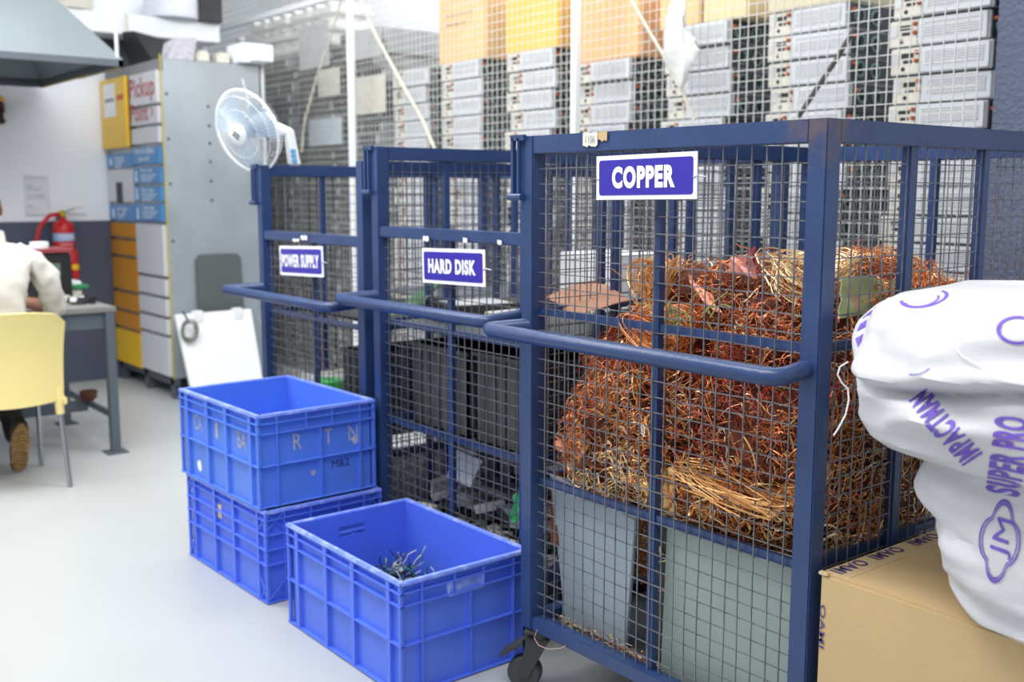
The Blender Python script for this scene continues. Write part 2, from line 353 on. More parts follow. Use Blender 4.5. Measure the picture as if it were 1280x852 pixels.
for q in ((529, 295, 536, 301), (579, 297, 584, 303), (622, 300, 627, 306)): sticker(*q, 2.118, None, WHITE, parent=HD)

# ================================================================== crates
def crate(label, L, W, H, loc, rot, m, hz, vlong, vshort, hole=False, grip=False, gusset=False, floor_z=0):
    t = empty('plastic_crate', (0, 0, 0), label, 'crate', 'blue plastic crates on the floor')
    s = MB(); i = .016; th = .005; hx, hy = L/2, W/2
    s.box(-hx+i, hx-i, -hy+i, hy-i, 0, .006)
    def wall_long(sy): 
        y0 = sy*(hy-i); s.box(-hx+i, hx-i, min(y0, y0-sy*th), max(y0, y0-sy*th), 0, H-.004)
    def wall_short(sx, hl):
        x0 = sx*(hx-i); a, b = min(x0, x0-sx*th), max(x0, x0-sx*th)
        if hl:
            w_ = .055; z0, z1 = H*.76, H*.86
            s.box(a, b, -hy+i, -w_, 0, H-.004); s.box(a, b, w_, hy-i, 0, H-.004); s.box(a, b, -w_, w_, 0, z0); s.box(a, b, -w_, w_, z1, H-.004)
        else: s.box(a, b, -hy+i, hy-i, 0, H-.004)
    wall_long(1); wall_long(-1); wall_short(-1, hole); wall_short(1, False)
    rt = .0035
    for fz, dp in hz:
        z = H*(1-fz); d = i if dp else i*.8
        for sy in (1, -1): s.box(-hx+i-d, hx-i+d, sy*(hy-i) if sy > 0 else sy*(hy-i)-d, sy*(hy-i)+d if sy > 0 else sy*(hy-i), z-rt/2, z+rt/2)
        for sx in (1, -1): s.box(sx*(hx-i) if sx > 0 else sx*(hx-i)-d, sx*(hx-i)+d if sx > 0 else sx*(hx-i), -hy+i-d*.99, hy-i+d*.99, z-rt/2+.0003, z+rt/2-.0003)
    for f, wv, zlo, zhi in vlong:
        x = -hx+L*f
        for sy in (1, -1): s.box(x-wv/2, x+wv/2, min(sy*(hy-i), sy*(hy-.002)), max(sy*(hy-i), sy*(hy-.002)), H*zlo, H*zhi-.003)
    for f, wv, zlo, zhi in vshort:
        y = -hy+W*f
        for sx in (1, -1): s.box(min(sx*(hx-i), sx*(hx-.002)), max(sx*(hx-i), sx*(hx-.002)), y-wv/2, y+wv/2, H*zlo, H*zhi-.003)
    if gusset:
        for (za, zb_) in ((.02, .25), (.78, .98)):
            for sx in (1, -1):
                for sy in (1, -1):
                    for k in (0, 1):
                        z0, z1 = (H*za, H*zb_) if k else (H*zb_, H*za)
                        s.tube([(sx*(hx-.004), sy*(hy-.006), z0), (sx*(hx-L*.085), sy*(hy-.006), z1)], .0028, 4)
                        s.tube([(sx*(hx-.006), sy*(hy-.004), z0), (sx*(hx-.006), sy*(hy-W*.17), z1)], .0028, 4)
    s.build('shell', m, t)
    r = MB(); rw = .02; z0, z1 = H-.013, H
    r.box(-hx, hx, -hy, -hy+rw, z0, z1).box(-hx, hx, hy-rw, hy, z0, z1).box(-hx, -hx+rw, -hy+rw, hy-rw, z0, z1).box(hx-rw, hx, -hy+rw, hy-rw, z0, z1)
    r.build('rim', RIMB, t, bevel=.003)
    if grip:
        g = MB().box(hx-i, hx-.001, -.075, .06, H*.77, H*.785).box(hx-i, hx-.001, -.075, -.07, H*.785, H*.9).box(hx-i, hx-.001, .055, .06, H*.785, H*.9).box(hx-i, hx-.009, -.07, .055, H*.785, H*.9)
        g.build('hand_grip', RIMB, t, bevel=.001)
    t.location = loc; t.rotation_euler.z = rot; t['_o'] = (0, 0, 0)
    return t
HZ = ((.1, 1), (.21, 1), (.55, 1), (.985, 1)); 
VL = ((.012, .006, 0, 1), (.1, .02, 0, 1), (.37, .022, 0, 1), (.61, .022, 0, 1), (.9, .02, 0, 1), (.988, .006, 0, 1)); VS = ((.012, .006, 0, 1), (.16, .006, 0, 1), (.52, .006, 0, .79), (.4, .006, .79, 1), (.62, .006, .79, 1), (.86, .006, 0, 1), (.988, .006, 0, 1))
HZ2 = ((.1, 1), (.26, 1), (.42, 1), (.58, 1), (.985, 1)); VL2 = ((.012, .006, 0, 1), (.1, .012, 0, 1), (.37, .016, 0, 1), (.61, .016, 0, 1), (.9, .012, 0, 1), (.988, .006, 0, 1)); VS2 = ((.012, .006, 0, 1), (.16, .006, 0, 1), (.38, .006, 0, 1), (.62, .006, 0, 1), (.84, .006, 0, 1), (.988, .006, 0, 1))
bot = crate('deep blue ribbed crate on the floor under the lettered crate', .71, .5, .35, (-3.815, 1.85, 0), R(1.0), CBLUE2, HZ2, VL2, VS2, gusset=True)
top = crate('open blue crate marked R T N, stacked on another crate', .705, .5, .35, (-3.84, 1.842, .3505), R(1.2), CBLUE, HZ, VL, VS)
near = crate('single blue crate on the floor with a small heap of scraps inside', .735, .5, .36, (-2.905, 1.846, 0), R(0), CBLUE2, HZ, VL, VS, hole=True, grip=True)
# stencilled letters (local to the crate)
GREYINK = mat('worn_grey_paint', (176, 178, 190), .7, 0, .2, 60)
nY = Vector((0, -1, 0))
for s_, a, wd in (('CA', -.235, .075), ('I', -.035, .02), ('BA', .16, .07)): text(s_, (a, -.25+.0155, .2), X, Z, wd, .062, GREYINK, top, 'stencil_letters', 0, .0008, nY)
for s_, a, wd in (('R', -.1, .035), ('T', .03, .035), ('N', .135, .04)): text(s_, (.3525-.0155, a, .2), Y, Z, wd, .06, GREYINK, top, 'stencil_letters', 0, .0008, X)
text('M&2', (.3525-.0155, .06, .105), Y, Z, .075, .03, mat('dark_marker', (40, 44, 100), .7), top, 'marker_writing', .0, .0008, X)
def patch(parent, pts, m, name='paint_splash'):
    MB().add(pts, [tuple(range(len(pts)))]).build(name, m, parent)
patch(top, [(-.2+.02*math.cos(k*.9)*(1+.4*math.sin(k*2.3)), -.2355, .055+.024*math.sin(k*.9)) for k in range(7)], WHITE)
patch(top, [(.338, -.02+.012*math.cos(k*.9)*(1+.5*math.sin(k*2.9)), .1+.012*math.sin(k*.9)) for k in range(7)], GREYINK)
patch(top, [(.338, .165+.02*math.cos(k*.9)*(1+.5*math.sin(k*2.9)), .2+.018*math.sin(k*.9)) for k in range(7)], GREYINK)
bl = MB().box(-.1, -.05, -.2358, -.2352, .225, .28).build('paper_label', mat('peach_label', (238, 214, 176), .7), bot)

# e-waste bits in the near crate corner
random.seed(5)
mats_b = [DARK, TEAL, mat('wire_white', (220, 220, 210), .5), LGREY, BLACK, mat('pcb_teal', (40, 120, 130), .5)]
mb = MB()
SCX, SCY = -3.08, 1.955
for k in range(320):
    cx, cy = SCX+random.gauss(0, .06), SCY+random.gauss(0, .045); cx = max(-3.2, min(-2.6, cx)); cy = min(2.04, cy)
    h = .17*math.exp(-((cx-SCX)**2+(cy-SCY)**2)/.01)+.02
    p = Vector((cx, cy, random.random()*h+.012)); mi = random.randrange(6)
    if k % 3 == 0:
        M = Matrix.Translation(p) @ Matrix.Rotation(random.random()*3, 4, 'Z') @ Matrix.Rotation(random.random()*2, 4, 'X'); a = random.uniform(.008, .02); mb.box(-a, a, -a*.6, a*.6, -a*.3, a*.3, mi, M)
    else:
        q = [p]; d = Vector((random.gauss(0, 1), random.gauss(0, 1), abs(random.gauss(0, .8)))).normalized()
        for j in range(5):
            d = (d+Vector((random.gauss(0, .5), random.gauss(0, .5), random.gauss(0, .4)))).normalized(); n_ = q[-1]+d*.018; n_.x = min(-2.575, n_.x); n_.y = min(2.06, n_.y); n_.z = max(.01, n_.z); q.append(n_)
        mb.tube(q, .0022, 4, mi)
tag(mb.build('component_scraps', mats_b), 'small heap of cut wires and component scraps at the far end inside the single blue crate', 'scrap', kind='stuff')

# ================================================================== copper pile
def copper():
    cols = [((220, 136, 80), .3), ((190, 104, 64), .35), ((234, 178, 114), .28), ((150, 70, 52), .45), ((244, 214, 164), .3), ((104, 60, 44), .5), ((218, 138, 112), .35)]
    return [mat('copper_%d' % i, c, r, .45, .25, 30) for i, (c, r) in enumerate(cols)]+[mat('green_wire', (150, 152, 92), .5, 0), mat('red_wire', (170, 36, 36), .45, 0), mat('grey_wire', (196, 190, 180), .5)]
CUM = copper()
E_ = [((-1.87, 2.5, .86), (.5, .6, .36)), ((-1.62, 2.42, 1.1), (.3, .42, .25)), ((-2.05, 2.38, .98), (.33, .40, .22)), ((-1.62, 2.2, .86), (.3, .27, .3)), ((-2.1, 2.2, .8), (.28, .27, .24)),
      ((-1.8, 2.95, .9), (.48, .35, .34)), ((-2.08, 2.3, 1.2), (.07, .09, .1)), ((-1.85, 2.35, 1.2), (.16, .25, .12)), ((-1.55, 2.6, .8), (.25, .5, .4)), ((-1.7, 2.25, .72), (.3, .28, .16)), ((-1.87, 2.65, .5), (.45, .6, .38))]
BX = (-2.335, -1.408, 1.972, 3.2)
ec = np.array([e[0] for e in E_]); er = np.array([e[1] for e in E_])
def clampbox(p):
    p[..., 0] = np.clip(p[..., 0], BX[0], BX[1]); p[..., 1] = np.clip(p[..., 1], BX[2], BX[3]); p[..., 2] = np.maximum(p[..., 2], .21); return p
def relief(p):
    q = np.sin(p[..., 0]*23+p[..., 2]*9)*np.sin(p[..., 2]*27+p[..., 1]*13)+.6*np.sin(p[..., 0]*47+p[..., 1]*31)*np.sin(p[..., 2]*53+1)
    return .018+.016*q
def inside(p, k, shrink=.93):
    ok = np.zeros(len(p), bool)
    for j in range(len(E_)):
        ok |= (j != k) & ((((p-ec[j])/(er[j]*shrink))**2).sum(1) < 1)
    return ok
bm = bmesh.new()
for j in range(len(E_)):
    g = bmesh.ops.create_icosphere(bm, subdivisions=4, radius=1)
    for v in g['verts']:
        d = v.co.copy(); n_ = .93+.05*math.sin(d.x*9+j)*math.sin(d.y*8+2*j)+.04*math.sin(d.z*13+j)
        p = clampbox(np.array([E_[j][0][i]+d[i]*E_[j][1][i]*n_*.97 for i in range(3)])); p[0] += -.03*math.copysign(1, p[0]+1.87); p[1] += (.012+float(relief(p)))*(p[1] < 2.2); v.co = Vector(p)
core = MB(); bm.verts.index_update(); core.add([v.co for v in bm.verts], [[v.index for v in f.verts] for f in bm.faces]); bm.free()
NS = 46000; K = 8
V = []; F = []; MI = []; nv = 0
area_w = (er[:, 0]*er[:, 1]+er[:, 1]*er[:, 2]+er[:, 0]*er[:, 2]); area_w /= area_w.sum()
for j in range(len(E_)):
    n = int(NS*area_w[j]*1.3); d = rng.normal(size=(n, 3)); d /= np.linalg.norm(d, axis=1)[:, None]
    P = ec[j]+d*er[j]*rng.uniform(.95, 1.03, (n, 1)); nr = d/er[j]; nr /= np.linalg.norm(nr, axis=1)[:, None]
    keep = ~inside(P, j) & (P[:, 2] > .3); P = P[keep]; nr = nr[keep]; n = len(P)
    Pc = clampbox(P.copy())
    rel = relief(Pc)[:, None]
    # flatten normals on the mesh walls
    hitx = np.abs(Pc[:, 0]-P[:, 0]) > 1e-6; hity = np.abs(Pc[:, 1]-P[:, 1]) > 1e-6
    nr[hitx] = np.stack([np.sign(P[hitx, 0]-Pc[hitx, 0]), 0*P[hitx, 0], 0*P[hitx, 0]], 1); nr[hity] = np.stack([0*P[hity, 0], np.sign(P[hity, 1]-Pc[hity, 1]), 0*P[hity, 0]], 1)
    Pc = Pc-nr*rel; Pc[:, 2] = np.maximum(Pc[:, 2], .21)
    t1 = np.cross(nr, rng.normal(size=(n, 3))); t1 /= np.linalg.norm(t1, axis=1)[:, None]; t2 = np.cross(nr, t1)
    curl = rng.random(n); rad = np.where(curl < .55, rng.uniform(.005, .017, n), rng.uniform(.03, .12, n)); sweep = np.where(curl < .55, rng.uniform(2.0, 6.0, n), rng.uniform(.4, 1.2, n))
    a0 = rng.uniform(0, 6.28, n); tilt = rng.normal(0, .35, (n, 1)); rise = rng.uniform(.0, .02, (n, 1))
    s = np.linspace(0, 1, K+1)[None, :]; ang = a0[:, None]+sweep[:, None]*s
    ex = rad[:, None]*(np.cos(ang)-np.cos(a0)[:, None]); ey = rad[:, None]*(np.sin(ang)-np.sin(a0)[:, None])
    ez = np.abs(np.sin(s*3.14))*rise+tilt*ex*.6+rng.normal(0, .0025, ex.shape)
    C3 = Pc[:, None, :]+t1[:, None, :]*ex[..., None]+t2[:, None, :]*ey[..., None]+nr[:, None, :]*ez[..., None]
    C3 = clampbox(C3)
    T = np.gradient(C3, axis=1); T /= (np.linalg.norm(T, axis=2)[..., None]+1e-9)
    A = np.cross(T, nr[:, None, :]); A /= (np.linalg.norm(A, axis=2)[..., None]+1e-9); B = np.cross(T, A)
    rr = rng.choice([.0009, .0013, .0018, .0028], n, p=[.42, .36, .17, .05])[:, None, None]
    ring = np.stack([C3+(A*math.cos(q)+B*math.sin(q))*rr for q in (0, 2.09, 4.19)], 2)  # n,K+1,3,3
    V.append(ring.reshape(-1, 3)); idx = (np.arange(n)*(K+1)*3)[:, None, None]+(np.arange(K)*3)[None, :, None]+np.arange(3)[None, None, :]
    idn = idx-np.arange(3)+(np.arange(3)+1) % 3
    F.append((np.stack([idx, idn, idn+3, idx+3], -1)+nv).reshape(-1, 4)); nv += n*(K+1)*3
    # colour by patches of the heap
    q = np.sin(Pc[:, 0]*9+1)+np.sin(Pc[:, 1]*7+Pc[:, 2]*11)+np.sin(Pc[:, 2]*8+2)
    base = np.where(q > 1.1, 4, np.where(q > .3, 2, np.where(q > -.7, 0, np.where(q > -1.4, 1, 3))))
    rnd = rng.random(n); mi = np.where(rnd < .5, base, rng.choice(10, n, p=[.22, .18, .18, .08, .14, .05, .08, .02, .03, .02]))
    # reddish enamelled bundles in the upper middle
    red = (Pc[:, 2] > 1.0) & (Pc[:, 2] < 1.13) & (rng.random(n) < .5); mi[red] = rng.choice([3, 8, 1], red.sum())
    MI.append(np.repeat(mi, K*3))
V = np.concatenate(V); F = np.concatenate(F); MI = np.concatenate(MI)
n0 = len(core.v)
me = bpy.data.meshes.new('copper_wire_heap')
allv = np.concatenate([np.array([tuple(v) for v in core.v]), V])
me.from_pydata(allv.tolist(), [], core.f+(F+n0).tolist())
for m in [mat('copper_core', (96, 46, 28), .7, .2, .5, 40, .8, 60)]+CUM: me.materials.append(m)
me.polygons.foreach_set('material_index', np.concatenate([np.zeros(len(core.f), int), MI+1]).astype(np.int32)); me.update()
pile = bpy.data.objects.new('copper_wire_heap', me); col.objects.link(pile)
tag(pile, 'tangled heap of curly copper wire filling the nearest mesh cage', 'copper scrap', kind='stuff')
# lumps: copper foil coils and sheets on the heap
def lump(c, r, label, m, seed, squash=(1, 1, 1), name='copper_coil'):
    rd = random.Random(seed); b = MB()
    for k in range(110):
        a = rd.uniform(0, 6.28); ti = rd.gauss(0, .3); rr = r*rd.uniform(.55, 1); pts = []
        tz = rd.uniform(-.35, .35)*r
        for j in range(13):
            an = a+j*.5; pts.append((c[0]+rr*math.cos(an)*squash[0], c[1]+rr*math.sin(an)*squash[1]*.8+ti*.02*j, c[2]+(tz+rr*.5*math.sin(an+ti*3))*squash[2]))
        b.tube(pts, .0016, 3)
    return tag(b.build(name, m), label, 'copper coil')
lump((-1.585, 2.22, 1.285), .095, 'golden wire coil topping the copper heap beside the corner post', CUM[4], 1, (1, 1, 1.0))
lump((-2.1, 2.2, 1.24), .05, 'small upright copper coil at the left peak of the heap', CUM[2], 2, (.8, .8, 2.0))
lump((-1.93, 2.05, 1.13), .07, 'orange copper coil just right of the centre stile', CUM[0], 3, (1.5, .6, 1.4))
lump((-1.62, 2.03, .79), .12, 'flat golden wire coil low in the heap near the front mesh', CUM[2], 4, (1.4, .4, .5))
def crumple(pts, th, m, name, label, cat, seed=1, amp=.006, n=10, parent=None):
    rd = random.Random(seed); q = [Vector(p) for p in pts]; nr = (q[1]-q[0]).cross(q[3]-q[0]).normalized(); V_ = []
    ph = [rd.uniform(0, 6) for _ in range(4)]
    for i in range(n+1):
        for j in range(n+1):
            a, b = i/n, j/n; p = (q[0]*(1-a)+q[1]*a)*(1-b)+(q[3]*(1-a)+q[2]*a)*b
            V_.append(p+nr*(amp*(math.sin(a*7+ph[0])*math.cos(b*6+ph[1])+.5*math.sin(a*15+b*12+ph[2]))))
    k = (n+1)**2; V2 = V_+[p+nr*th for p in V_]; fs = []
    for i in range(n):
        for j in range(n):
            a = i*(n+1)+j; fs += [(a, a+1, a+n+2, a+n+1), (k+a, k+a+n+1, k+a+n+2, k+a+1)]
    for j in range(n):
        a = j; fs.append((a, k+a, k+a+1, a+1)); a = n*(n+1)+j; fs.append((a, a+1, k+a+1, k+a))
        a = j*(n+1); fs.append((a, a+n+1, k+a+n+1, k+a)); a = j*(n+1)+n; fs.append((a, k+a, k+a+n+1, a+n+1))
    o = MB().add(V2, fs).build(name, m, parent, smooth=True)
    if label: tag(o, label, cat)
    return o
def PY(*a): return [ony(x, y, yy) for x, y, yy in a]
crumple(PY((683, 370, 2.12), (716, 397, 2.0), (790, 374, 2.12), (740, 350, 2.5)), .003, mat('brown_card', (170, 124, 98), .75, 0, .06), 'cardboard_sheet', 'brown cardboard sheet lying on the copper heap, left side', 'cardboard', 3, .003)
crumple(PY((1050, 398, 2.02), (1052, 345, 2.12), (1136, 350, 2.45), (1100, 390, 2.25)), .003, mat('camouflage_cloth', (150, 160, 112), .8, 0, .1, 6, c2=(176, 122, 90), c2amt=.47, c2scale=14), 'camouflage_cloth', 'camouflage patterned cloth on the copper heap beside the corner post', 'cloth', 5, .006)
crumple(PY((908, 338, 2.18), (946, 348, 2.12), (942, 320, 2.15), (916, 322, 2.22)), .002, mat('pink_copper_foil', (206, 132, 120), .4, .4), 'copper_foil', 'pink copper foil scrap at the top of the heap', 'foil', 6, .006)
crumple(PY((932, 330, 2.15), (944, 334, 2.14), (945, 308, 2.15), (937, 311, 2.16)), .002, mat('red_sleeve', (150, 44, 52), .5), 'red_strip', 'dark red strip sticking up from the heap top', 'strip', 7, .003)
crumple(PY((868, 366, 2.06), (905, 398, 2.03), (890, 372, 2.08), (860, 345, 2.12)), .003, CUM[6], 'copper_strip', 'folded copper strip across the heap right of the centre stile', 'copper strip', 8, .005)
crumple(PY((822, 586, 1.985), (846, 582, 1.985), (842, 640, 1.98), (822, 640, 1.98)), .003, mat('brass_foil', (222, 176, 120), .3, .7, .2, 30), 'brass_foil', 'crinkled brassy foil above the right grey panel', 'foil', 9, .008)
crumple(PY((692, 560, 1.99), (735, 575, 1.985), (730, 540, 1.99), (700, 540, 2.0)), .003, mat('copper_foil_b', (190, 120, 84), .35, .6, .2, 30), 'copper_foil', 'crumpled copper foil above the left grey panel', 'foil', 10, .012)
crumple(PY((782, 600, 1.985), (810, 622, 1.985), (810, 600, 1.985), (790, 588, 1.99)), .002, mat('brass_foil', (222, 176, 120)), 'copper_foil', 'small bright foil piece left of the centre stile', 'foil', 11, .008)
mb = MB()
for k in range(46):
    p = ony(845+random.gauss(0, 22), 398+random.gauss(0, 9), 2.0); q = p+Vector((random.gauss(0, .03), .01, random.gauss(0, .02))); mb.tube([p, (p+q)/2+Vector((0, 0, .008)), q], .002, 4)
tag(mb.build('green_wire_offcuts', CUM[7]), 'pale green wire offcuts on the front of the heap', 'wire', kind='stuff')
# grey liner panels inside the copper cage
PANEL = mat('grey_green_panel', (158, 172, 168), .5, .15, .07, 3, .03, 10)
def panel(pts, th, label, m=PANEL, name='liner_sheet', **k): o = MB().slab(pts, th).build(name, m, bevel=.002, **k); return tag(o, label, 'panel')
panel([(-2.3, 2.03, .21), (-2.04, 2.03, .21), (-1.965, 1.985, .62), (-2.322, 1.985, .67)][::-1], .012, 'grey sheet panel leaning behind the mesh on the left', mat('bluish_grey_panel', (160, 174, 184), .5, .15, .06, 2))
panel([(-1.885, 2.01, .21), (-1.425, 2.01, .21), (-1.425, 1.98, .66), (-1.845, 1.98, .645)][::-1], .012, 'grey-green sheet panel behind the mesh below the heap, right')
panel([(-1.425, 2.05, .21), (-1.425, 2.42, .21), (-1.425, 2.42, .66), (-1.425, 2.05, .66)][::-1], -.012, 'dull grey panel against the right mesh side', mat('dull_panel', (112, 122, 122), .6))
panel([(-1.99, 2.06, .21), (-1.87, 2.06, .21), (-1.85, 2.05, .62), (-1.96, 2.05, .60)][::-1], .012, 'dark olive board in the gap between the grey panels', mat('olive_board', (56, 62, 58), .6))
panel([(-2.335, 2.0, .45), (-2.3, 2.0, .45), (-2.3, 2.0, .68), (-2.335, 2.0, .66)][::-1], .02, 'brown wood offcut beside the left post', mat('brown_wood', (120, 72, 46), .7), name='wood_offcut')
crumple([(-1.43, 2.46, .25), (-1.43, 2.78, .25), (-1.44, 2.78, .68), (-1.43, 2.48, .66)], .004, mat('white_film', (196, 200, 206), .4), 'plastic_film', 'crumpled white plastic film low behind the right mesh side', 'plastic', 12, .012)
mb = MB()
for k in range(160):
    p = Vector((random.uniform(-2.33, -1.9), 1.99+random.random()*.03, .212+random.random()*.02)); d = Vector((random.gauss(0, .02), random.random()*.01, random.random()*.012)); mb.tube([p, p+d*.5+Vector((0, 0, .006)), p+d], .0013, 3, random.randrange(3))
tag(mb.build('wire_crumbs', [CUM[1], CUM[4], CUM[9]]), 'copper crumbs along the bottom rail of the nearest cage', 'scrap', kind='stuff')
tag(MB().tube([ony(x, y, 1.915) for x, y in ((671, 787), (668, 797), (673, 806), (685, 811), (700, 810), (707, 807))], .0012, 5).build('loose_wire', mat('pinkish_wire', (190, 160, 160), .5)), 'thin loop of pinkish wire hanging over the bottom rail', 'wire')
tag(MB().tube([ony(x, y, 1.935) for x, y in ((803, 540), (801, 533), (804, 531), (806, 536), (805, 545), (802, 541))], .0016, 5).build('loose_wire', WHITE), 'white wire loop caught in the mesh over the copper', 'wire')

# ================================================================== contents of the two rear cages
def bin_(name, label, x0, x1, y0, y1, z0, z1, m, cat='bin', rim=.012):
    t = empty(name, ((x0+x1)/2, (y0+y1)/2, z0), label, cat); th = .008
    b = MB().box(x0, x1, y0, y1, z0, z0+th).box(x0, x1, y0, y0+th, z0, z1).box(x0, x1, y1-th, y1, z0, z1).box(x0, x0+th, y0, y1, z0, z1).box(x1-th, x1, y0, y1, z0, z1)
    for k in range(1, 6): b.box(x0+(x1-x0)*k/6-.004, x0+(x1-x0)*k/6+.004, y0-.008, y0, z0, z1)
    b.build('body', m, t); MB().box(x0-rim, x1+rim, y0-rim, y0+th, z1-.015, z1).box(x0-rim, x1+rim, y1-th, y1+rim, z1-.015, z1).box(x0-rim, x0+th, y0, y1, z1-.015, z1).box(x1-th, x1+rim, y0, y1, z1-.015, z1).build('rim', m, t)
    return t
BIN = mat('black_bin', (78, 78, 76), .55, 0, .15, 8, .2)
def shelf(x0, x1, y0, y1, z, par):
    MB().box(x0, x1, y0, y1, z-.014, z).build('shelf', STEELD, par, org=None)
shelf(-3.48, -2.64, 2.19, 3.34, .60, HD); shelf(-3.48, -2.64, 2.19, 3.34, 1.0, HD)
shelf(-4.5, -3.64, 2.2, 3.36, .52, PS); shelf(-4.5, -3.64, 2.75, 3.36, 1.02, PS)
bin_('black_bin', 'black plastic bin on the shelf of the middle cage, left', -3.44, -3.08, 2.24, 2.85, .60, .92, BIN)
bin_('black_bin', 'black plastic bin on the shelf of the middle cage, right', -3.03, -2.68, 2.24, 2.85, .60, .93, BIN)
bin_('black_bin', 'black plastic bin at the back of the middle cage', -3.4, -2.7, 2.9, 3.32, .60, .95, BIN)
bin_('black_bin', 'dark bin low in the farthest cage beside the white power bricks', -4.0, -3.67, 2.25, 3.0, .52, .83, BIN)
random.seed(11)
junkm = [LGREY, DARK, mat('junk_grey', (146, 148, 148), .5, .4, .15), CREAM, BLACK, mat('pcb_green', (50, 104, 66), .5, 0, .2), mat('junk_red', (150, 50, 40), .5)]
names = ['steel grey', 'dark', 'dull grey', 'cream', 'black', 'green', 'red']
def drive(c, sz, mi, rot, label, cat, nm, grp):
    t = empty(nm, c, label, cat, grp)
    a, b, h = sz
    M = Matrix.Translation(c)
    o = MB().box(-a, a, -b, b, -h, h, M=M).build('casing', junkm[mi], t, bevel=.003)
    MB().box(-a*.8, a*.8, -b*.85, b*.3, h, h+.002, M=M).build('cover_plate', LGREY if mi != 0 else junkm[2], t)
    MB().box(-a*.6, a*.6, b, b+.006, -h*.6, h*.4, M=M).build('connector', BLACK, t)
    t.rotation_euler = rot; return t
cnt = 0
ords = ['first', 'second', 'third', 'fourth', 'fifth', 'sixth', 'seventh', 'eighth']
for r_ in range(4):
    for c_ in range(8):
        x = -3.42+c_*.105+random.uniform(-.02, .02); y = 2.24+r_*.13+random.uniform(-.02, .02); mi = random.choice([0, 0, 0, 1, 2, 2, 3, 3, 5])
        z = .235+.03*(r_ % 2)+r_*.05
        rowtxt = ['front row', 'second row', 'third row', 'back row'][r_]
        drive((x, y, z), (random.uniform(.04, .06), random.uniform(.05, .07), random.uniform(.012, .02)), mi, (random.uniform(-.35, .35), random.uniform(-.3, .3), random.uniform(-1.2, 1.2)),
              '%s hard disk in the middle cage bottom, %s, %s from the left' % (names[mi], rowtxt, ords[c_]), 'hard disk', 'hard_disk', 'scrapped hard disks on the floor of the middle cage')
mb = MB()
for k in range(260):
    p = Vector((random.uniform(-3.46, -2.66), random.uniform(2.2, 2.8), .21)); p.z += random.random()*.1*(p.y-2.1)
    M = Matrix.Translation(p) @ Matrix.Rotation(random.random()*3, 4, 'Z') @ Matrix.Rotation(random.gauss(0, .5), 4, 'X'); a = random.uniform(.01, .035); mb.box(-a, a, -a*.6, a*.6, 0, a*.3, random.randrange(6), M)
tag(mb.build('loose_fragments', junkm), 'loose metal and circuit fragments between the hard disks', 'scrap', kind='stuff')
crumple(PY((640, 655, 2.22), (652, 650, 2.2), (650, 615, 2.2), (644, 618, 2.22)), .003, mat('green_plastic', (60, 160, 96), .4), 'green_plastic', 'green plastic scrap low in the middle cage by the copper cage post', 'plastic', 13, .01)
crumple([(-3.3, 2.3, .40), (-3.12, 2.28, .40), (-3.1, 2.32, .5), (-3.3, 2.34, .5)], .003, WHITE, 'white_plate', 'white plate standing among the hard disks, left', 'plate', 14, .002)
crumple([(-2.95, 2.5, .47), (-2.75, 2.5, .47), (-2.74, 2.54, .56), (-2.95, 2.54, .56)], .003, WHITE, 'white_plate', 'white plate standing among the hard disks, right', 'plate', 15, .002)
for k, (x, y, w_, d_, h_, mi, wh) in enumerate([(-3.3, 2.5, .12, .2, .035, 1, 'dark flat tray'), (-3.0, 2.45, .1, .12, .03, 3, 'cream flat tray'), (-2.8, 2.6, .1, .15, .04, 2, 'dull grey flat tray')]):
    t = drive((x, y, 1.0+h_), (w_, d_, h_), mi, (0, 0, .2*k-.2), wh+' on the top shelf of the middle cage', 'tray', 'drive_tray', 'drive trays on the top shelf of the middle cage')
tag(MB().box(-3.45, -3.1, 3.0, 3.3, 1.0, 1.24).build('white_carton', WHITE, bevel=.004, org=(-3.27, 3.15, 1.0)), 'white carton at the back of the middle cage top shelf', 'box')
# power bricks in the farthest cage
for k in range(10):
    cx = -4.42+(k % 5)*.1; zz = .552+(k//5)*.066; cy = 2.42+.03*(k % 3)
    t = empty('power_brick', (cx, cy, zz-.032), '%s white power brick in the %s layer, farthest cage' % (ords[k % 5], 'lower' if k < 5 else 'upper'), 'power supply', 'white power bricks in the farthest cage')
    MB().box(cx-.043, cx+.043, cy-.12, cy+.12, zz-.031, zz+.031).build('casing', [WHITE, LGREY, CREAM][k % 3], t, bevel=.003)
    MB().lathe([(.025, 0), (.025, .004)], 14, M=Matrix.Translation((cx, cy-.12, zz)) @ Matrix.Rotation(R(90), 4, 'X')).build('fan_grille', DARK, t)
for k in range(4):
    MBx = MB(); cx = -4.35+.2*k
    for j in range(5): MBx.box(cx-.08, cx+.08, 2.95, 3.3, .525+j*.07, .525+j*.07+.062)
    tag(MBx.build('server_stack', [LGREY, CREAM, WHITE, LGREY][k], bevel=.003), 'pale stacked chassis at the back of the farthest cage, %s from the left' % ords[k], 'chassis', 'pale chassis at the back of the farthest cage')
g = tag(MB().lathe([(.001, 0), (.05, .0), (.055, .03), (.05, .035), (.001, .035)], 18, M=Matrix.Translation((-4.22, 2.3, .62)) @ Matrix.Diagonal((1.3, 1, 1, 1))).build('green_dish', mat('bright_green', (80, 214, 110), .4), smooth=True), 'bright green plastic dish low in the farthest cage', 'dish')
crumple(PY((330, 400, 2.2), (342, 478, 2.2), (336, 478, 2.25), (326, 400, 2.25)), .002, WHITE, 'white_strip', 'white strip leaning inside the left end of the farthest cage', 'strip', 16, .003)
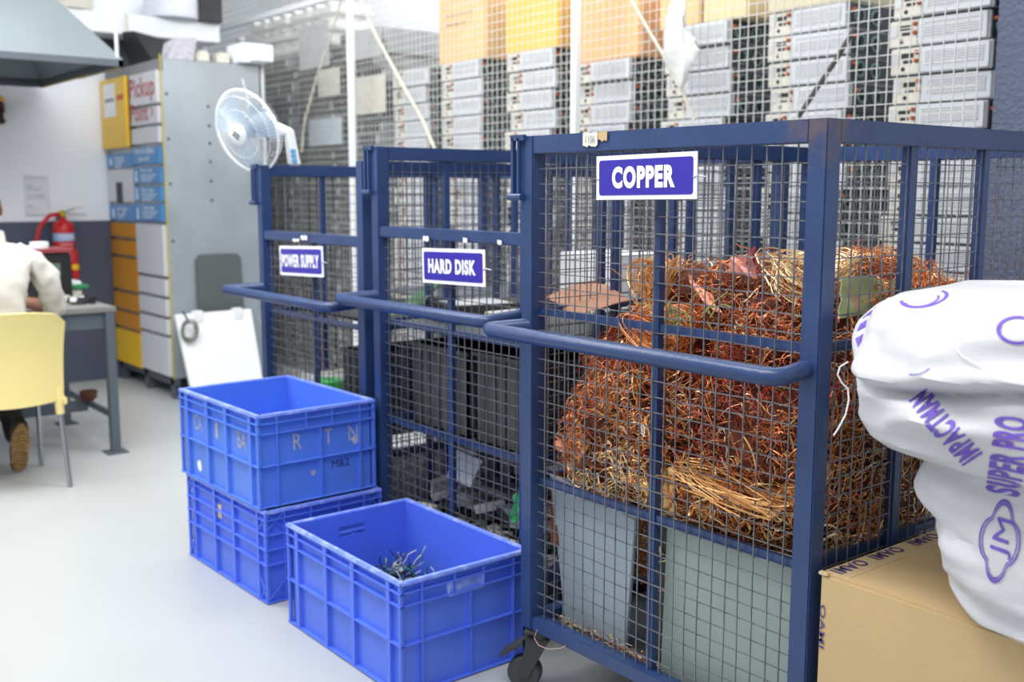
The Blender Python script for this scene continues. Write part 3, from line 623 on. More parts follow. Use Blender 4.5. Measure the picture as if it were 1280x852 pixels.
# flat black lids
crumple([(-4.48, 2.25, .955), (-3.68, 2.25, .955), (-3.68, 2.72, .965), (-4.48, 2.72, .965)], .02, BLACK, 'black_board', 'flat black board lying across the farthest cage', 'board', 17, .004)
crumple([(-3.72, 2.3, .99), (-3.62, 2.35, .99), (-3.62, 2.5, 1.12), (-3.74, 2.5, 1.1)], .003, mat('pcb_green', (50, 104, 66)), 'circuit_board', 'green circuit board upright on the black board in the farthest cage', 'circuit board', 18, .004)

# ================================================================== cardboard carton and woven sack
BXX = (-1.338, -.55, 1.93, 2.5, .667)
t = empty('cardboard_carton', (-.94, 2.2, 0), 'tan cardboard carton with printed tape, standing by the copper cage corner', 'box')
MB().box(BXX[0], BXX[1], BXX[2], BXX[3], 0, BXX[4]).build('body', CARD, t, bevel=.006)
TAPE = mat('clear_tape', (206, 182, 140), .25, 0, .04)
MB().box(BXX[0]+.0, BXX[1], 2.19, 2.25, BXX[4], BXX[4]+.0012).build('tape', TAPE, t)
MB().box(BXX[0]-.002, BXX[0]-.0005, 1.945, 2.49, BXX[4]-.05, BXX[4]-.002).box(BXX[0]-.001, BXX[0]+.06, 1.95, 2.5, BXX[4], BXX[4]+.001).build('tape', TAPE, t)
INK = mat('dark_purple_print', (84, 70, 120), .6)
for k, (yy) in enumerate((1.955, 2.1, 2.26, 2.4)): text('IMAO', (BXX[0]+.004, yy+.0, BXX[4]+.0015), Y, -X, .11, -.035, INK, t, 'tape_print', .02, .0006, Z)
text('UNITO', (BXX[0]+.09, 2.26, BXX[4]+.0015), (X*.95+Y*-.3).normalized(), (Y*.95+X*.3).normalized(), .17, .035, INK, t, 'tape_print', .02, .0006, Z)
text('IMAO', (BXX[0]+.004, 1.929, BXX[4]-.17), Z, -X, .1, -.014, INK, t, 'tape_print', .01, .0006, -Y)
MB().box(BXX[0]-.004, BXX[0]+.02, BXX[2]-.003, BXX[2]+.01, BXX[4]-.004, BXX[4]+.004).build('tape_fold', TAPE, t, bevel=.002)
def noise2(a, b, s):
    return math.sin(a*1.6+s)*math.cos(b*1.1+s*1.7)+.5*math.sin(a*3.0+b*1.9+s*2.1)+.22*math.sin(a*6-b*2.7+s)
# profile rows: z, left X edge, front Y edge
rows = [(.668, -.96, 1.90), (.69, -1.03, 1.87), (.72, -1.075, 1.86), (.78, -1.10, 1.845), (.84, -1.12, 1.86), (.90, -1.155, 1.86), (.95, -1.18, 1.875), (.975, -1.185, 1.88),
        (.979, -1.22, 1.84), (.99, -1.25, 1.815), (1.01, -1.275, 1.79), (1.04, -1.295, 1.775), (1.08, -1.305, 1.765), (1.12, -1.31, 1.765), (1.16, -1.312, 1.765), (1.2, -1.312, 1.77), (1.235, -1.308, 1.78), (1.265, -1.295, 1.80), (1.287, -1.265, 1.84), (1.303, -1.20, 1.91), (1.312, -1.08, 2.0), (1.316, -.98, 2.07)]
CX, CY = -.86, 2.13; NT = 220
sv = []; 
zs = []
for i in range(len(rows)-1):
    n_ = 5 if abs(rows[i+1][0]-rows[i][0]) > .01 else 2
    for j in range(n_): f = j/n_; zs.append([rows[i][k]*(1-f)+rows[i+1][k]*f for k in range(3)])
zs.append(list(rows[-1]))
for i, (z, lx, fy) in enumerate(zs):
    ax, ay = CX-lx, CY-fy
    for k in range(NT):
        a = 2*math.pi*k/NT; c_, s_ = math.cos(a), math.sin(a)
        e = .7; px = -abs(c_)**e*math.copysign(1, -c_)*ax; py = abs(s_)**e*math.copysign(1, s_)*ay
        zz = z
        # the folded layers sag: raise the slit towards the right of the sack
        up = max(0, min(1, (CX-.0+px+1.33-CX+CX)/.4)) if False else 0
        wob = noise2(a*2.2+z*4, z*16, 1.3)
        rr = 1+.022*wob
        if z < .98: rr += .02*math.sin(z*62+2.2*math.sin(a*2))+.012*math.sin(z*110+a*3)
        else: rr += .01*math.sin(a*9+z*30)*math.sin(z*23)
        zz += .006*math.sin(a*3+1)*(1 if z > .97 else (z-.668)/.31)+.003*wob
        dz = 0
        if z > .98:   # mouth of the sack: a drooping slit across the front between the folded flap and the roll below it
            fa = max(0, min(1, (px/ax+.86)/.3)) if s_ < 0 else 0
            zs_ = 1.135+.022*math.sin((px/ax)*4+.8)
            g_ = math.exp(-((z-zs_)/.012)**2)*.075+math.exp(-((z-zs_+.03)/.022)**2)*.018
            rr -= fa*g_*1.6; rr += fa*.035*math.exp(-((z-zs_-.03)/.02)**2)
            rr += .01*math.sin(a*5+z*21+.6)*math.sin(z*17+a*2)+.005*math.sin(a*26+z*30)*max(0, math.sin(z*24+a))
        x_, y_ = CX+px*rr, CY+py*rr
        if y_ > 1.9: x_ = max(x_, -1.345)
        sv.append(Vector((x_, y_, max(.6675, zz+dz))))
nr_ = len(zs); fs = []
for i in range(nr_-1):
    for k in range(NT): fs.append((i*NT+k, i*NT+(k+1) % NT, (i+1)*NT+(k+1) % NT, (i+1)*NT+k))
sv.append(Vector((CX, CY, 1.318))); ti = len(sv)-1
for k in range(NT): fs.append(((nr_-1)*NT+k, (nr_-1)*NT+(k+1) % NT, ti))
fs.append(tuple(range(NT))[::-1])
from mathutils import noise as mn
for i_, v in enumerate(sv):
    o_ = Vector((v.x-CX, v.y-CY, 0)); 
    if o_.length > .05 and v.z > .69:
        q = Vector((v.x*5, v.y*5, v.z*11)); w_ = 1-abs(mn.noise(q))*3
        sv[i_] = v+o_.normalized()*(.011*w_-.006)
SACKM = mat('woven_white_sack', (204, 204, 209), .5, 0, .02, 5, .12, 260)
sk = empty('woven_sack', (CX, CY, .667), 'bulging white woven sack with purple print, lying on the tan carton', 'sack')
MBs = MB(); MBs.add(sv, fs); MBs.build('sack_body', SACKM, sk, smooth=True)
bvh = BVHTree.FromPolygons(sv, fs)
DIR = Vector((-.44, .87, -.16)).normalized()
def onto(P):
    h = bvh.ray_cast(P-DIR*1.0, DIR)
    return (h[0]-DIR*.0022) if h[0] is not None else P
PU = DIR.cross(Z).normalized(); PV = PU.cross(DIR).normalized()
def S2(px, py):
    h = bvh.ray_cast(CAM, ray(px, py).normalized()); return h[0] if h[0] is not None else ond(px, py, 2.05)
def print_text(s, p0, ang, wd, ht, name='print', bold=.03):
    a = R(ang); u = (PU*math.cos(a)+PV*math.sin(a)); v = (-PU*math.sin(a)+PV*math.cos(a))
    return text(s, S2(*p0), u, v, wd, ht, PURPLE, sk, name, bold, 0, -DIR, onto, sub=2)
PXM = 2.0/FPX
print_text('SUPER PRO', (1274, 622), 87, 98*PXM, 38*PXM, bold=.04)
print_text('IMPACT', (1229, 566), 134, 64*PXM, 30*PXM, bold=.04)
print_text('MAN', (1181, 512), 132, 34*PXM, 28*PXM, bold=.04)
print_text('JM', (1262, 700), 80, 46*PXM, 24*PXM, bold=.0)
def outline(c, rx, ry, ang, r, wob=0, a0=0, a1=360, k=60):
    o = []; a_ = R(ang); b = MB(); L_ = []; O_ = []
    for i in range(k+1):
        q = R(a0+(a1-a0)*i/k)
        for rad, lst in ((1, O_), (1-r, L_)):
            m_ = 1+wob*abs(math.cos(2*q))-wob*.5
            x = rx*math.cos(q)*m_*rad; y = ry*math.sin(q)*m_*rad
            lst.append(onto(S2(*c)+PU*((x*math.cos(a_)-y*math.sin(a_))*PXM)+PV*((x*math.sin(a_)+y*math.cos(a_))*PXM)))
    b.add(O_+L_, [(i, i+1, k+1+i+1, k+1+i) for i in range(k)]); return b.build('print_outline', PURPLE, sk)
outline((1249, 676), 20, 45, -4, .07, .3); outline((1249, 676), 17, 41, -4, .06, .3)
outline((1155, 372), 30, 15, 10, .16, 0, 180, 400); outline((1152, 374), 22, 11, 10, .14, 0, 190, 380)
outline((1272, 412), 22, 17, 0, .2, 0, 60, 350); outline((1148, 462), 14, 5, 20, .15, 0, 200, 340)
for (x0_, y0_, x1_, y1_) in ((1061, 432, 1074, 426), (1067, 414, 1079, 408), (1073, 398, 1086, 388)):
    P_ = [S2(x0_+4, y0_), S2(x1_+3, y1_), S2(x1_+5, y1_-9), S2(x0_+8, y0_-9)]
    g_ = [onto(P_[0].lerp(P_[1], a/6).lerp(P_[3].lerp(P_[2], a/6), b/4)) for b in range(5) for a in range(7)]
    MB().add(g_, [(b*7+a, b*7+a+1, (b+1)*7+a+1, (b+1)*7+a) for b in range(4) for a in range(6)]).build('print_stripe', PURPLE, sk)
MB().tube([ond(x, y, 2.2) for x, y in ((1060, 452), (1050, 458), (1047, 468), (1052, 478), (1060, 486), (1061, 500), (1057, 518), (1048, 535), (1042, 544))], .0018, 5).build('loose_thread', WHITE, sk)
MB().tube([onto(S2(x, y))-DIR*.006 for x, y in ((1196, 436), (1204, 446), (1216, 452), (1224, 456))], .0014, 5).build('loose_thread', WHITE, sk)

# ================================================================== wire fence in front of the stacks
FY = 3.95
f = empty('wire_fence', (-6, FY, 0), 'tall white wire mesh fence in front of the stacked power units', 'fence')
random.seed(21)
MB().wiregrid((-10.4, FY, .05), X, Z, 8.26, 3.6, 172, 74, .0025, .0012, 10).build('wire_mesh', WIREF, f)
fp1 = ony(718, 165, FY-.03).x; fp2 = ony(440, 185, FY-.03).x
for x in (fp1, fp2, -10.35): MB().box(x-.02, x+.02, FY-.045, FY-.005, 0, 4.0).build('post', WHITE, f, bevel=.002)
MB().box(-10.35, fp2+.02, FY-.05, FY-.01, 2.86, 2.9).build('rail', WHITE, f)
MB().box(-10.4, -2.15, FY-.03, FY+.01, 0, .05).build('rail', WHITE, f)
ROPE = mat('old_rope', (196, 193, 180), .8, 0, .15, 30)
def rope(pts, label, m=ROPE, r=.012, yy=FY-.06, nm='rope'): tag(MB().tube([ony(x, y, yy) for x, y in pts], r, 8).build(nm, m, smooth=True), label, 'rope' if nm == 'rope' else 'rod')
rope(((446, -8), (470, 45), (500, 100), (528, 150), (545, 190)), 'pale rope slanting down the fence right of the left white post')
rope(((428, -5), (412, 50), (395, 100), (381, 150), (377, 190)), 'pale rope slanting down the fence left of the left white post', r=.009)
rope(((786, -5), (812, 40), (845, 95), (868, 150)), 'thin pale rope slanting over the fence by the plastic bag', r=.008)
rope(((1068, 36), (1045, 75), (1020, 112), (998, 146)), 'dark rod slanting across the fence near the blue-grey pillar', mat('dark_rod', (84, 82, 80), .6), .011, FY+.03, 'metal_rod')
# hanging clear plastic bag
bp = []
bag = MB()
prof = [(0, .02), (.08, .03), (.2, .045), (.35, .05), (.5, .06), (.7, .085), (.85, .095), (1.0, .075), (1.12, .05), (1.25, .035), (1.33, .012)]
c0 = ony(850, -10, FY-.1); vs = []; fs = []
for i, (t_, r_) in enumerate(prof):
    for k in range(20):
        a = 2*math.pi*k/20; rr = r_*(1+.25*math.sin(a*3+t_*9)+.12*math.sin(a*7-t_*14)); vs.append(c0+Vector((rr*math.cos(a)-.02*math.sin(t_*4), rr*.5*math.sin(a), -t_*.33)))
for i in range(len(prof)-1):
    for k in range(20): fs.append((i*20+k, i*20+(k+1) % 20, (i+1)*20+(k+1) % 20, (i+1)*20+k))
bag.add(vs, fs); tag(bag.build('plastic_bag', mat('clear_film', (232, 234, 230), .2, 0, .05, alpha=.72), smooth=True), 'crumpled clear plastic bag hanging on the fence', 'plastic bag')

# ================================================================== stacked power units
UH = .1165
def make_unit():
    t = empty('power_unit', (0, 0, 0), 'x', 'power unit')
    w_, d_, h_ = .44, .5, UH-.006
    MB().box(-w_/2, w_/2, 0, d_, 0, h_).build('casing', [LGREY], t, bevel=.003)
    g = MB(); x0, x1 = -w_/2+.135, w_/2-.008
    g.box(x0, x1, -.012, 0, .004, h_-.002); g.build('front_panel', mat('panel_pale_grey', (208, 212, 218), .45), t, bevel=.003)
    MB().box(x0+.025, x1-.02, -.0145, -.012, .032, h_-.016).build('vent_grille', PERF, t)
    b = MB(); b.box(-w_/2+.004, x0-.006, -.006, 0, .004, h_-.004)
    b.box(-w_/2+.05, x0-.03, -.0075, -.006, h_*.62, h_*.8, 1).box(-w_/2+.06, x0-.035, -.0075, -.006, h_*.42, h_*.54, 1).box(-w_/2+.008, -w_/2+.04, -.009, -.006, h_*.4, h_*.85, 2)
    b.lathe([(.009, 0), (.009, .002)], 12, M=Matrix.Translation((-w_/2+.06, -.006, h_*.22)) @ Matrix.Rotation(R(90), 4, 'X'), mi=1)
    b.build('connector_block', [CREAM, BLACK, LGREY], t)
    for z in (h_*.5, h_*.82):
        MB().lathe([(.006, 0), (.009, .004), (.009, .014), (.005, .018)], 10, M=Matrix.Translation((x0-.014, -.004, z)) @ Matrix.Rotation(R(90), 4, 'X')).build('orange_knob', ORANGE, t)
    s = MB().box(w_/2, w_/2+.004, .01, d_-.01, .004, h_-.004); s.build('side_plate', mat('side_plate_dark', (70, 74, 80), .5, .2), t)
    for y in (.07, .19):
        r = MB(); Mx = Matrix.Translation((w_/2+.004, y, h_*.5)) @ Matrix.Rotation(R(90), 4, 'Y')
        n = 20; a = [Vector(((.036 if k else .027)*math.cos(q*6.2832/n), (.036 if k else .027)*math.sin(q*6.2832/n), z)) for z in (0, .008) for k in (0, 1) for q in range(n)]
        a = [Mx @ v for v in a]; fs = []
        for q in range(n):
            p = (q+1) % n; fs += [(2*n+q, 2*n+p, 3*n+p, 3*n+q), (n+q, n+p, 3*n+p, 3*n+q), (q, p, 2*n+p, 2*n+q)]
        r.add(a, fs); r.lathe([(.012, 0), (.012, .008)], 10, M=Mx, mi=1); r.build('side_fan', [TEAL, BLACK], t)
    MB().lathe([(.008, 0), (.008, .016)], 8, M=Matrix.Translation((w_/2+.004, .022, h_*.7)) @ Matrix.Rotation(R(90), 4, 'Y')).build('side_knob', ORANGE, t)
    return t
UNIT = make_unit(); used = False
ORD = ['top', 'second', 'third', 'fourth', 'fifth', 'sixth', 'seventh', 'eighth', 'ninth', 'tenth', 'eleventh', 'twelfth', 'thirteenth', 'fourteenth', 'fifteenth', 'sixteenth', 'seventeenth', 'eighteenth', 'nineteenth', 'twentieth', 'twenty-first', 'twenty-second']
STK = ['stack beside the blue-grey pillar', 'second stack left of the blue-grey pillar', 'third stack left of the blue-grey pillar', 'stack right of the right white fence post', 'stack left of the right white fence post', 'second stack left of the right white fence post', 'stack nearest the left white fence post']
colx = [-2.42, -3.07, -3.74, -4.42, -5.06, -5.74, -6.38]; coln = [22, 20, 20, 19, 20, 20, 20]
random.seed(31); topz = {}
for ci, (cx, n) in enumerate(zip(colx, coln)):
    lean = random.uniform(-.002, .002); dx = 0
    for r_ in range(n):
        u = UNIT if not used else copy_tree(UNIT); used = True
        jx = random.uniform(-.022, .022); ang = random.uniform(-.03, .03)
        if ci == 0: jx = min(jx, .005)
        u.location = (cx+jx, 4.16+random.uniform(-.02, .02), r_*UH); u.rotation_euler.z = ang
        u['label'] = '%s power unit down, %s' % (ORD[n-1-r_], STK[ci]) if n-1-r_ else 'top power unit, %s' % STK[ci]
        u['group'] = 'power units stacked behind the fence'; u['category'] = 'power unit'
    topz[ci] = n*UH
# cardboard cartons on the stacks
def carton(x0, x1, z0, h, label, m=CARDB, d=.42, y0=4.15):
    t = empty('cardboard_carton', ((x0+x1)/2, y0+d/2, z0), label, 'box', 'cartons on top of the power unit stacks')
    MB().box(x0, x1, y0, y0+d, z0, z0+h).build('body', m, t, bevel=.008)
    MB().box((x0+x1)/2-.03, (x0+x1)/2+.03, y0-.001, y0+d, z0+h, z0+h+.001).box(x0+.02, x1-.02, y0-.001, y0, z0+h*.93, z0+h*.98).build('tape', mat('brown_tape', (196, 160, 96), .4), t)
    return t
cb = carton(-6.02, -5.50, topz[5]-.006, .5, 'large tan carton on the second stack left of the right white fence post')
for k, (s_, w_) in enumerate((('HANDLE WITH CARE', .3), ('THIS SIDE UP', .22))): text(s_, (-5.93, 4.148, 2.62-k*.06), X, Z, w_, .02, mat('faint_print', (140, 110, 80), .8), cb, 'print', 0, .001, -Y)
carton(-5.3, -4.8, topz[4]-.006, .5, 'yellowish carton left of the right white fence post', mat('cardboard_yellow', (232, 190, 96), .75, 0, .06, 3))
carton(-4.66, -4.14, topz[3]-.006, .5, 'orange-tan carton right of the right white fence post', mat('cardboard_orange', (232, 182, 130), .8, 0, .06, 3))
carton(-4.0, -3.72, topz[2]-.006, .4, 'pale carton on the third stack from the pillar, left one', CARDB)
carton(-3.70, -3.42, topz[2]-.006, .4, 'pale carton on the third stack from the pillar, right one', mat('cardboard_pale', (226, 204, 160), .8, 0, .06, 3))
carton(-3.3, -2.86, topz[1]-.006, .3, 'cream carton on the second stack from the pillar', mat('cardboard_cream', (214, 204, 176), .8, 0, .06, 3))

# darker server chassis stacks on the left, behind the fence
def make_chassis(m):
    t = empty('server_chassis', (0, 0, 0), 'x', 'server')
    w_, d_, h_ = .62, .6, .092
    MB().box(-w_/2, w_/2, 0, d_, 0, h_).build('casing', m, t, bevel=.003)
    b = MB().box(-w_/2+.02, -.02, -.006, 0, .012, h_-.012).box(.02, w_/2-.05, -.006, 0, .012, h_-.012)
    b.build('front_bay', DARK, t); MB().box(w_/2-.04, w_/2-.015, -.012, 0, .02, h_-.02).build('pull_handle', LGREY, t)
    return t
CH = [make_chassis(mat('chassis_grey', (104, 108, 114), .5, .3, .1)), make_chassis(mat('chassis_dark', (62, 66, 72), .5, .3, .1)), make_chassis(mat('chassis_light', (156, 160, 164), .5, .3, .1))]
ch_used = [False]*3
SN = ['stack left of the left fence post', 'second stack left of the left fence post', 'third stack left of the left fence post', 'farthest left stack behind the fan']
for ci, (cx, n) in enumerate(((-7.15, 28), (-7.85, 27), (-8.55, 27), (-9.25, 26))):
    for r_ in range(n):
        k = random.choice([0, 1, 1, 0, 2] if ci else [0, 2, 2, 1]); u = CH[k] if not ch_used[k] else copy_tree(CH[k]); ch_used[k] = True
        u.location = (cx+random.uniform(-.03, .03), 4.2+random.uniform(-.03, .05), r_*.096); u.rotation_euler.z = random.uniform(-.03, .03)
        nn = n-1-r_; u['label'] = '%s server chassis, %s, %s' % (['grey', 'dark', 'light grey'][k], 'topmost' if nn == 0 else '%s down' % (ORD+['twenty-third', 'twenty-fourth', 'twenty-fifth', 'twenty-sixth', 'twenty-seventh', 'twenty-eighth'])[nn], SN[ci])
        u['group'] = 'server chassis stacked behind the fence'; u['category'] = 'server'
# pale sheets leaning on these stacks
for k, (px0, py0, px1, py1, lab) in enumerate(((374, 38, 412, 82, 'pale metal sheet leaning on the second dark stack behind the fence'), (432, 42, 476, 70, 'pale sheet at the top of the stack beside the left fence post'), (445, 98, 482, 140, 'cream sheet low beside the left fence post, right side'), (386, 150, 428, 180, 'bluish white sheet behind the fence above the farthest cage'), (398, 88, 425, 118, 'small cream sheet in the dark stacks left of the fence post'))):
    a = ony(px0, py0, 4.12); b = ony(px1, py1, 4.12)
    tag(MB().box(a.x, b.x, 4.115, 4.125, b.z, a.z).build('metal_sheet', [LGREY, LGREY, CREAM, mat('bluish_sheet', (196, 210, 222), .5), CREAM][k], bevel=.002), lab, 'sheet')
# white foam pieces on top
random.seed(44)
FOAM = mat('white_foam', (240, 240, 238), .8, 0, .02)
fo = 0
for i in range(5):
    for j in range(3):
        x = -9.25+i*.37+random.uniform(-.03, .03); zb_ = (26*.096 if x < -8.93 else 27*.096)+.002+j*.125
        t = MB(); t.box(x-.17, x+.17, 4.22, 4.6, zb_+.03, zb_+.09).box(x-.12, x+.12, 4.25, 4.55, zb_, zb_+.03).box(x-.15, x-.05, 4.21, 4.6, zb_+.09, zb_+.12).box(x+.05, x+.15, 4.21, 4.6, zb_+.09, zb_+.12)
        if zb_ < 2.47 and x > -8.2: pass
        tag(t.build('foam_block', FOAM, bevel=.012, smooth=True), 'white moulded foam block, %s layer, %s from the left above the dark stacks' % (['bottom', 'middle', 'top'][j], ords[i]), 'foam', 'white foam packing blocks above the stacks')

# ================================================================== pickup kiosk
KX0, KX1, KY0, KY1, KZ0, KZ1 = -8.58, -7.42, 2.76, 3.52, .15, 2.40
k_ = empty('locker_cabinet', ((KX0+KX1)/2, (KY0+KY1)/2, 0), 'tall galvanised locker cabinet with yellow, white and blue doors', 'cabinet')
MB().box(KX0, KX1, KY0+.03, KY1, KZ0, KZ1).build('body', GALV, k_, bevel=.004)
MB().box(KX1-.008, KX1+.001, KY0+.02, KY0+.028, KZ0, KZ1+.03).build('corner_trim', mat('yellow_edge', (196, 178, 60), .5), k_)
for x in (KX0+.03, (KX0+KX1)/2, KX1-.05):
    for y in (KY0+.05, KY1-.08): MB().box(x-.03, x+.03, y-.02, y+.03, 0, KZ0).build('leg', STEELD, k_)
MB().box(KX0, KX1, KY0+.03, KY0+.07, KZ0-.05, KZ0).build('base_rail', STEELD, k_)
MB().box(KX0, KX1, KY0+.02, KY0+.04, 2.32, KZ1).build('header', mat('grey_header', (140, 142, 146), .5), k_)
XS = ony(169, 280, KY0).x
def zz(py, px=185): return ony(px, py, KY0).z
YEL = mat('kiosk_yellow', (236, 190, 36), .4, 0, .02); AMB = mat('kiosk_amber', (206, 140, 34), .4, 0, .02); KWH = mat('kiosk_white', (208, 210, 216), .4, 0, .02); KBL = mat('kiosk_blue', (74, 140, 200), .4, 0, .02)
def door(xa, xb, za, zb_, m, nm='door', y=KY0, lab=None):
    d = MB().box(xa+.006, xb-.006, y, y+.028, zb_+.006, za-.006).build(nm, m, k_, bevel=.003)
    if lab: d['label'] = lab
    return d
RED = mat('faded_red_print', (178, 92, 96), .6); PW = mat('print_white', (230, 238, 244), .6)
def ktext(s, xa, z0, wd, ht, m, par, y=KY0): text(s, (xa, y, z0), X, Z, wd, ht, m, par, 'lettering', .02, .0015, -Y)
right = [(88, 131, KWH), (133, 156, KWH), (158, 180, KWH), (183, 206, KBL), (208, 230, KBL), (232, 252, KBL), (254, 277, KBL), (279, 343, KWH), (345, 367, KWH), (369, 391, KWH), (393, 413, KWH), (415, 462, KWH)]
for i, (a, b, m) in enumerate(right):
    za, zb_ = zz(a), zz(b); d = door(XS, KX1-.02, za, zb_, m)
    if i == 0: ktext('Pickup', XS+.02, zb_+.02, .5, .18, RED, d)
    if i == 1: ktext('Point', XS+.02, zb_+.03, .36, .13, RED, d); ktext('>', XS+.43, zb_+.05, .05, .08, RED, d)
    if i == 3: ktext('How to collect', XS+.06, zb_+.08, .4, .05, PW, d); ktext('parcel?', XS+.14, zb_+.02, .22, .045, PW, d)
    if i in (4, 5, 6):
        ktext({4: 'Find slip', 5: 'Enter code', 6: 'Collect item'}[i], XS+.17, za-.045, .24, .032, PW, d)
        q = MB()
        for j in range(3): q.box(XS+.17, XS+.17+.3-.05*j, KY0-.0015, KY0-.0005, za-.065-.02*j, za-.058-.02*j)
        q.box(XS+.05, XS+.09, KY0-.0015, KY0-.0005, zb_+.015, zb_+.06).lathe([(.018, 0), (.018, .001)], 10, M=Matrix.Translation((XS+.07, KY0, zb_+.08)) @ Matrix.Rotation(R(90), 4, 'X')); q.build('pictogram', PW, d)
left = [(191, 209, KBL), (211, 253, KWH), (255, 276, KBL), (278, 297, AMB), (299, 319, AMB), (321, 362, AMB), (364, 386, AMB), (388, 408, AMB), (410, 452, YEL)]
def zl(py): return ony(152, py, KY0).z
for i, (a, b, m) in enumerate(left):
    za, zb_ = zl(a), zl(b); d = door(KX0, XS, za, zb_, m)
    if i in (0, 2):
        q = MB()
        for j in range(4): q.box(KX0+.2, KX0+.42-.03*j, KY0-.0015, KY0-.0005, za-.04-.022*j, za-.032-.022*j)
        q.box(KX0+.08, KX0+.12, KY0-.0015, KY0-.0005, zb_+.02, za-.04); q.build('pictogram', PW, d)
    if i == 1:
        MB().box(KX0+.2, KX0+.33, KY0-.004, KY0, za-.26, za-.10).build('screen', BLACK, d); MB().box(KX0+.25, KX0+.28, KY0-.003, KY0, za-.34, za-.315).build('button', DARK, d)
yd = MB().box(KX0-.0, XS-.01, KY0-.025, KY0-.002, zz(184, 165), zz(93, 165)).build('top_locker', YEL, k_, bevel=.006)
pz0, pz1 = ony(140, 146, KY0-.025).z, ony(140, 104, KY0-.025).z
pp = MB().box(KX0+.08, KX0+.35, KY0-.0275, KY0-.0262, pz0, pz1).build('paper_notice', WHITE, yd)
bars = MB()
for j in range(6): bars.box(KX0+.12+j*.035, KX0+.145+j*.035, KY0-.0285, KY0-.0276, (pz0+pz1)/2-.012, (pz0+pz1)/2+.014)
bars.build('print', mat('grey_print', (110, 110, 118), .7), pp)
MB().box(XS-.2, XS-.05, KY0-.0265, KY0-.0252, (pz0+pz1)/2-.01, (pz0+pz1)/2+.03).build('red_mark', mat('orange_red_print', (206, 96, 40), .6), yd)
rv = MB()
for y, ys in ((3.12, (133, 157, 179, 202, 226, 250)), (2.82, (120, 175, 230, 300))):
    for py in ys: rv.lathe([(.012, 0), (.009, .008)], 8, M=Matrix.Translation((KX1, y, onx(262, py, KX1).z)) @ Matrix.Rotation(R(90), 4, 'Y'))
rv.build('rivet', STEELD, k_)['kind'] = 'stuff'
MB().tube([(KX1+.012, 3.38, 2.3), (KX1+.014, 3.42, 2.15), (KX1+.012, 3.43, 2.0)], .006, 6).build('cable', WHITE, k_)
# things on the cabinet
t = tag(MB().hexa([Vector(p) for p in ((-8.1, 2.8, 2.40), (-7.62, 2.8, 2.40), (-7.62, 3.1, 2.40), (-8.1, 3.1, 2.40))], [Vector(p) for p in ((-8.16, 2.78, 2.66), (-7.92, 2.78, 2.64), (-7.92, 3.12, 2.58), (-8.16, 3.12, 2.6))]).build('black_case', BLACK, bevel=.006), 'tilted black case on top of the locker cabinet', 'case')
tag(MB().hexa([Vector(p) for p in ((-7.62, 2.86, 2.40), (-7.47, 2.86, 2.40), (-7.47, 3.05, 2.40), (-7.62, 3.05, 2.40))], [Vector(p) for p in ((-7.6, 2.88, 2.53), (-7.46, 2.92, 2.56), (-7.46, 3.08, 2.57), (-7.6, 3.05, 2.53))]).build('plastic_packet', mat('film_grey', (190, 190, 200), .2, .1, .2, 30), bevel=.01, smooth=True), 'clear grey plastic packet on the locker cabinet corner', 'packet')
def adapter(x, y, z, label, m=CREAM):
    t = empty('power_adapter', (x, y, z), label, 'adapter', 'cream adapters on top of the locker cabinet'); MB().box(x-.06, x+.06, y-.05, y+.05, z, z+.085).build('casing', m, t, bevel=.015, smooth=True); MB().box(x-.02, x+.02, y+.05, y+.07, z+.02, z+.06).build('socket', BLACK, t)
adapter(-7.55, 3.13, 2.40, 'cream adapter on the locker cabinet, next to the packet'); adapter(-7.56, 3.29, 2.40, 'cream adapter on the locker cabinet, next to the white junction box')
t = empty('junction_box', (-7.4, 3.5, 2.4), 'white junction box on the locker cabinet corner, with a pipe below', 'electrical box')
MB().box(-7.62, -7.36, 3.36, 3.56, 2.41, 2.55).build('casing', WHITE, t, bevel=.008); MB().box(-7.36, -7.3, 3.42, 3.58, 2.42, 2.54).build('end_cap', WHITE, t, bevel=.006)
MB().tube([(-7.42, 3.545, 2.42), (-7.42, 3.545, 0)], .016, 10).build('conduit_pipe', LGREY, t, smooth=True)

# leaning boards
def rrect(cx, cz, w_, h_, r_, k=6):
    o = []
    for sx, sz, a0 in ((1, 1, 0), (-1, 1, 90), (-1, -1, 180), (1, -1, 270)):
        for j in range(k+1): a = R(a0+90*j/k); o.append((cx+sx*(w_/2-r_)+r_*math.cos(a), cz+sz*(h_/2-r_)+r_*math.sin(a)))
    return o
o = rrect(3.145, .52, .34, 1.04, .05); n = len(o); vs = [(-7.42+.0-(z-1.0)*.06, y, z) for y, z in o]+[(-7.39-(z-1.0)*.06, y, z) for y, z in o]
mb = MB(); mb.add(vs, [tuple(range(n)), tuple(range(n, 2*n))]+[(i, (i+1) % n, n+(i+1) % n, n+i) for i in range(n)])
tag(mb.build('grey_board', mat('board_dark_grey', (84, 90, 92), .6, 0, .05)), 'dark grey round-cornered board leaning on the locker cabinet side', 'board')
wb = empty('white_board', (-7.15, 3.05, 0), 'white panel with two clips leaning on the locker cabinet side', 'panel')
tl, tr_ = Vector((-7.3, 2.755, .628)), Vector((-7.3, 3.33, .632)); blx, brx = Vector((-7.12, 2.80, 0.002)), Vector((-7.12, 3.34, 0.002))
MB().slab([blx, brx, tr_, tl], .02).build('panel', WHITE, wb, bevel=.003)
MB().slab([blx+Vector((.022, 0, 0)), blx+Vector((.022, .03, 0)), tl+Vector((.022, .03, 0)), tl+Vector((.022, 0, 0))], .012).build('side_flange', WHITE, wb)
for y in (2.92, 3.22): MB().box(-7.31, -7.255, y-.035, y+.035, .57, .65).build('clip', WHITE, wb, bevel=.005)
c0 = onx(237, 413, -7.2); cb = MB()
